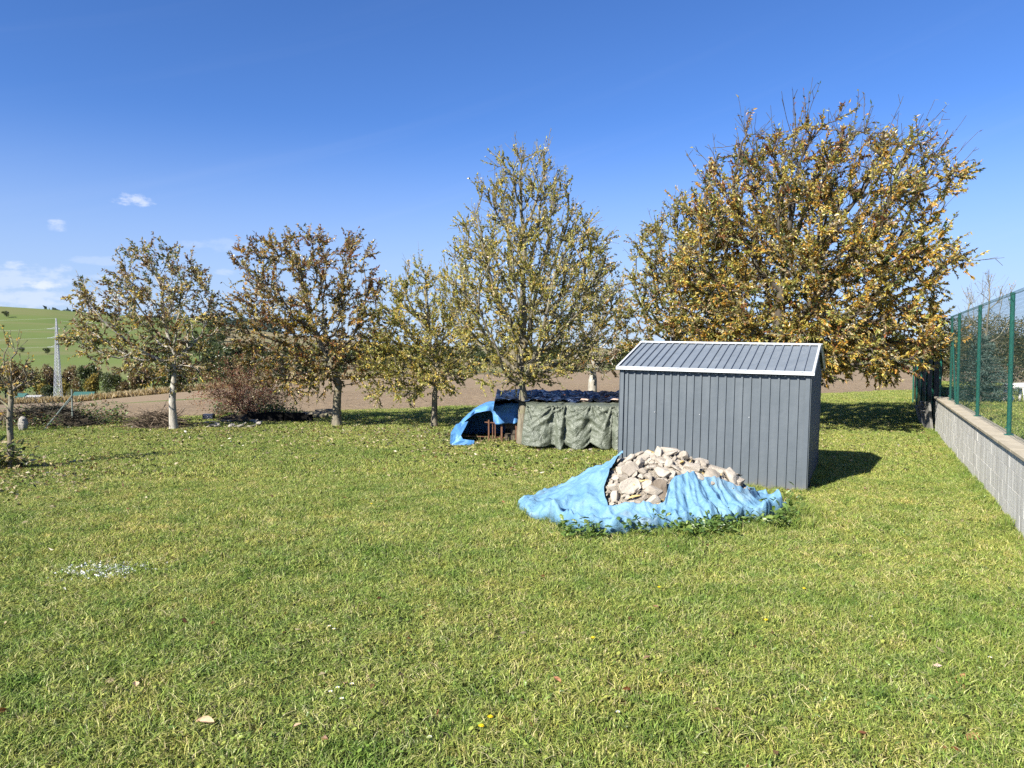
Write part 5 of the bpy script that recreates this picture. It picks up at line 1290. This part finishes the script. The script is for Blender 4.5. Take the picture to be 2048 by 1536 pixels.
# huts
m_teal = plain('teal_roofing', (.025, .085, .075), (.04, .12, .10), 4, .6, .3, 0); m_plaster = plain('grey_boards', (.28, .28, .27), (.38, .38, .36), 3, .9, .2, 0); m_white = plain('white_boards', (.6, .62, .6), (.7, .7, .68), 3, .8, .2, 0); m_dark = plain('dark_opening', (.02, .02, .02), (.03, .03, .03), 3, .9, .1, 0)
def hut(px, Y, w, d, h, rh, wallm, roofm, label, rz=0.0):
    x = (px - 1024) / FPX * Y; root = empty('garden_hut', (x, Y, land(x, Y)), rz); tag(root, label, 'hut')
    MB().box((0, 0, h / 2), (w, d, h)).build('wall', wallm, root); b = MB(); o_ = .25
    b.add([(-w / 2 - o_, -d / 2 - o_, h - .1), (w / 2 + o_, -d / 2 - o_, h - .1), (w / 2 + o_, d / 2 + o_, h - .1), (-w / 2 - o_, d / 2 + o_, h - .1), (-w / 2 - o_, 0, h + rh), (w / 2 + o_, 0, h + rh)], [(0, 1, 5, 4), (2, 3, 4, 5), (0, 4, 3), (1, 2, 5), (0, 3, 2, 1)]); b.build('roof', roofm, root)
    MB().box((-w * .2, -d / 2 - .02, .95), (.9, .06, 1.9)).build('door', m_dark, root); wn = MB().box((w * .25, -d / 2 - .02, 1.4), (.9, .06, .8)).build('window', m_dark, root); MB().box((w * .25, -d / 2 - .06, 1.4), (.08, .04, .8)).build('window_bar', m_white, wn)
hut(68, 248, 4.2, 3, 2.3, .5, m_plaster, m_plaster, 'small grey hut with dark openings left of the lattice pylon', .1)
hut(44, 250, 3.2, 3, 2.4, 1.2, m_teal, m_teal, 'little green painted hut next to the grey hut', -.2)
hut(168, 252, 6.0, 4, 1.6, 1.6, m_white, m_teal, 'white walled hut with teal roof among far trees', .15)
# lattice pylon
m_steel = plain('galvanised_steel', (.36, .38, .40), (.48, .5, .52), 1, .55, .5, 0)
PX, PY = 115, 252.0; xb = (PX - 1024) / FPX * PY; zb = land(xb, PY); top_z = AT(PX, 637, PY).z; H_ = top_z - zb
py_ = empty('lattice_pylon', (xb, PY, zb), .2); tag(py_, 'slender steel lattice power pylon beyond the ploughed field', 'pylon')
def half(z): return .80 * (1 - z / H_) * (1 + 0.25 * (1 - z / H_)) + .10
cn = [(-1, -1), (1, -1), (1, 1), (-1, 1)]
for (a, b_) in cn: MB().bar((a * half(0), b_ * half(0), -.5), (a * half(H_), b_ * half(H_), H_), .13).build('leg', m_steel, py_)
zs = [0.0]
while zs[-1] < H_ - .6: zs.append(min(H_, zs[-1] + max(.8, half(zs[-1]) * 1.9)))
for z0, z1 in zip(zs[:-1], zs[1:]):
    b = MB(); h0, h1 = half(z0), half(z1)
    for k in range(4):
        a, c = cn[k], cn[(k + 1) % 4]
        b.bar((a[0] * h0, a[1] * h0, z0), (c[0] * h1, c[1] * h1, z1), .075); b.bar((c[0] * h0, c[1] * h0, z0), (a[0] * h1, a[1] * h1, z1), .075); b.bar((a[0] * h1, a[1] * h1, z1), (c[0] * h1, c[1] * h1, z1), .07)
    tag(b.build('bracing', m_steel, py_))
for k, yy in enumerate((637, 658, 676, 694)):
    z = AT(PX, yy, PY).z; zl = z - zb; arm = 0.0
    if k:
        arm = 2.0
        b = MB(); b.bar((-arm, 0, zl), (arm * .5, 0, zl), .12); b.bar((-arm, 0, zl), (-half(zl), 0, zl + .7), .08); b.bar((arm * .5, 0, zl), (half(zl), 0, zl + .7), .08); b.build('cross_arm', m_steel, py_)
        MB().tube([(-arm, 0, zl), (-arm - .9, 0, zl - .05)], .09, 6).build('insulator', m_steel, py_)
    x0 = xb - arm; n_ = 24; yl = (641, 662, 682, 698)[k]; e_ = AT(-420, yl + 6, 235)
    p0 = Vector((x0 - (.9 if k else 0), PY, z)); b = MB(); b.tube([p0.lerp(e_, i_ / n_) - Vector((0, 0, 2.2 * (i_ / n_) * (1 - i_ / n_))) for i_ in range(n_ + 1)], .02, 4); o = b.build('power_line', plain('wire_alu', (.5, .52, .45), (.55, .56, .5), 1, .5, .5, 0) if k == 0 else bpy.data.materials['wire_alu'])
    tag(o, ('topmost earth wire running from the pylon tip', 'highest conductor wire below the pylon tip', 'middle conductor wire of the pylon', 'lowest conductor wire of the pylon')[k], 'wire')

# ------------------------------------------------------------------ small things on the lawn
def fallen(n, seed, sampler, L, cols, name, label):
    r = np.random.default_rng(seed); P = []
    while len(P) < n:
        x, y = sampler(r)
        if inside_shed(x, y) or wall_off(x, y) < .1 or y > edge_y(x): continue
        P.append((x, y, lawn_h(x, y) + r.uniform(.02, .05)))
    P = np.array(P); a = r.uniform(0, 6.28, n); Ax = np.stack([np.cos(a), np.sin(a), r.normal(0, .3, n)], 1) * 2.5
    C = np.array([PAL[c_] for c_ in cols])[r.integers(0, len(cols), n)] * r.uniform(.6, 1.25, (n, 1)); V, F, CC = make_leaves(P, Ax, L, L * .55, r, C, 0)
    tag(link(name, np_mesh(name, V, F, CC), m_leaf), label, 'leaves', kind='stuff')
tb = [(b1, 2.6), (b2, 3.0), (b3, 2.6), (b4, 2.6), (b6, 4.5), (b0, 1.6), (b7, 3)]
def near_tree(r):
    b_, q = tb[r.integers(len(tb))]; return b_.x + r.normal(0, q * .8) + .5, b_.y + r.normal(0, q * .75) - .8
fallen(15000, 3, near_tree, .075, ('tan', 'brown', 'tan', 'dark', 'dark', 'olive'), 'fallen_leaves', 'scattered fallen leaves under the row of trees')
fallen(520, 4, lambda r: ((lambda y: (r.uniform(-.72, .72) * y, y))(r.uniform(3.2, 17))), .055, ('tan', 'brown', 'rust', 'dark', 'brown'), 'stray_leaves', 'stray dead leaves sprinkled over the open lawn')
def leaf_thing(px, py, L, colr, k):
    bm = bmesh.new(); n = 9; prof_ = [(0, .04), (.12, .35), (.3, .8), (.5, 1), (.7, .8), (.88, .4), (1, .02)]; rows2 = []
    for (t, w) in prof_: rows2.append([bm.verts.new((t * L, s * w * L * .32, .03 * L * (abs(s) * 5 - 1) + .12 * L * math.sin(t * 3 + k))) for s in (-1, -.5, 0, .5, 1)])
    for a, b_ in zip(rows2[:-1], rows2[1:]):
        for j in range(4): bm.faces.new((a[j], a[j + 1], b_[j + 1], b_[j]))
    me = bpy.data.meshes.new('fallen_leaf'); bm.to_mesh(me); bm.free(); o = link('fallen_leaf', me, colr); q = G(px, py); o.location = (q.x, q.y, .045); o.rotation_euler = (.1, .15, k * 1.7); return o
m_lt = plain('tan_dead_leaf', (.42, .27, .15), (.56, .40, .25), 40, .7, .3, .3, .003); m_lr = plain('russet_dead_leaf', (.25, .10, .05), (.36, .18, .09), 40, .7, .3, .3, .003)
for k, (px, py, L, m_) in enumerate(((365, 1492, .10, m_lt), (676, 1412, .07, m_lt), (1965, 1392, .09, m_lr), (1945, 1405, .07, m_lr), (1975, 1530, .10, m_lr), (245, 1412, .06, m_lt), (585, 1497, .05, m_lt), (1110, 1396, .06, m_lr), (230, 1150, .05, m_lt), (1850, 1300, .05, m_lr))):
    o = leaf_thing(px, py, L, m_, k)
    tag(o, 'curled tan dead leaf lying on the open grass' if m_ is m_lt else 'curled russet dead leaf lying on the open grass', 'leaf', 'single tan leaves on the lawn' if m_ is m_lt else 'single russet leaves on the lawn')
m_petal = plain('dandelion_yellow', (.75, .55, .01), (.85, .66, .02), 40, .6, .2, 0); m_daisy = plain('daisy_white', (.75, .75, .75), (.85, .85, .84), 40, .6, .2, 0); m_eye = plain('daisy_eye', (.7, .5, .05), (.75, .55, .05), 40, .6, .2, 0); m_stem = plain('flower_stem', (.12, .18, .04), (.16, .22, .06), 20, .7, .2, 0)
def flower(px, py, kind, s):
    q = G(px, py); root = empty('dandelion' if kind else 'daisy', (q.x, q.y, lawn_h(q.x, q.y))); h_ = .05
    MB().tube([(0, 0, 0), (.004, 0, h_)], .0018, 5).build('stem', m_stem, root); b = MB()
    for ring, (n_, ln, z) in enumerate(((14, 1.0, 0), (10, .7, .004)) if kind else ((12, 1.0, 0),)):
        for j in range(n_): a = 6.283 * j / n_ + ring * .2; c_, s2 = math.cos(a), math.sin(a); L = s * ln; b.add([(.004 + c_ * .2 * L - s2 * L * .1, s2 * .2 * L + c_ * L * .1, h_ + z), (.004 + c_ * .2 * L + s2 * L * .1, s2 * .2 * L - c_ * L * .1, h_ + z), (.004 + c_ * L + s2 * L * .13, s2 * L - c_ * L * .13, h_ + z + .004), (.004 + c_ * L - s2 * L * .13, s2 * L + c_ * L * .13, h_ + z + .004)], [(0, 1, 2, 3)])
    hd = b.build('head', m_petal if kind else m_daisy, root)
    MB().tube([(.004, 0, h_ - .002), (.004, 0, h_ + .006)], [s * .34, s * .22], 8).build('eye', m_petal if kind else m_eye, hd)
    tag(root, 'yellow dandelion flower open in the short grass' if kind else 'tiny white daisy open in the short grass', 'flower', 'dandelions in the lawn' if kind else 'daisies in the lawn')
for (px, py) in ((958, 1503), (977, 1483), (1190, 1312), (1622, 1207), (738, 1020), (1546, 1275), (1325, 1203)): flower(px, py, 1, .017)
for (px, py) in ((645, 1427), (660, 1418), (690, 1410), (668, 1443), (1243, 1477), (850, 1528), (2012, 1358), (1762, 1268), (1297, 1128), (160, 1140), (646, 1285), (655, 1291), (1875, 918), (1868, 925)): flower(px, py, 0, .013)
PAL['lw1'] = (.20, .28, .06); PAL['lw2'] = (.28, .33, .08); PAL['lw3'] = (.13, .21, .045)
sp = []
while len(sp) < 620:
    y = random.uniform(3.3, 11); x = random.uniform(-.72, .72) * y
    if inside_shed(x, y) or wall_off(x, y) < .1 or math.hypot(x - PILE.x, (y - PILE.y) * 1.3) < 1.7 or nz(x * .55 + 9, y * .55, 4) < random.uniform(-.25, .35): continue
    sp.append((x, y, random.uniform(.55, 1.1)))
plant_mass('lawn_weeds', sp, 'flat broad leaved weeds growing through the open lawn', 'weeds', 22, cols=('lw1', 'lw2', 'lw3'), size=(.025, .06), leaves=(7, 13), h=(.03, .06), lw=.4)
# whitish patch of lime chips
b = MB(); r_ = random.Random(3); gc = G(190, 1151)
for k in range(900):
    x, y = gc.x + r_.gauss(0, .19), gc.y + r_.gauss(0, .13) + .1 * r_.gauss(0, .3); s = r_.uniform(.006, .018)
    if nz(x * 9, y * 9) < -.12: continue
    M = Matrix.Translation((x, y, lawn_h(x, y) + r_.uniform(.015, .035))) @ Matrix.Rotation(r_.uniform(0, 6), 4, (r_.random(), r_.random(), 1)); b.add([M @ Vector(q) for q in ((s, 0, 0), (0, s, 0), (-s, 0, 0), (0, -s * .7, 0), (0, 0, s * .4))], [(0, 1, 4), (1, 2, 4), (2, 3, 4), (3, 0, 4)])
tag(b.build('lime_chips', m_daisy), 'whitish patch of lime crumbs in the open lawn', 'lime', kind='stuff')
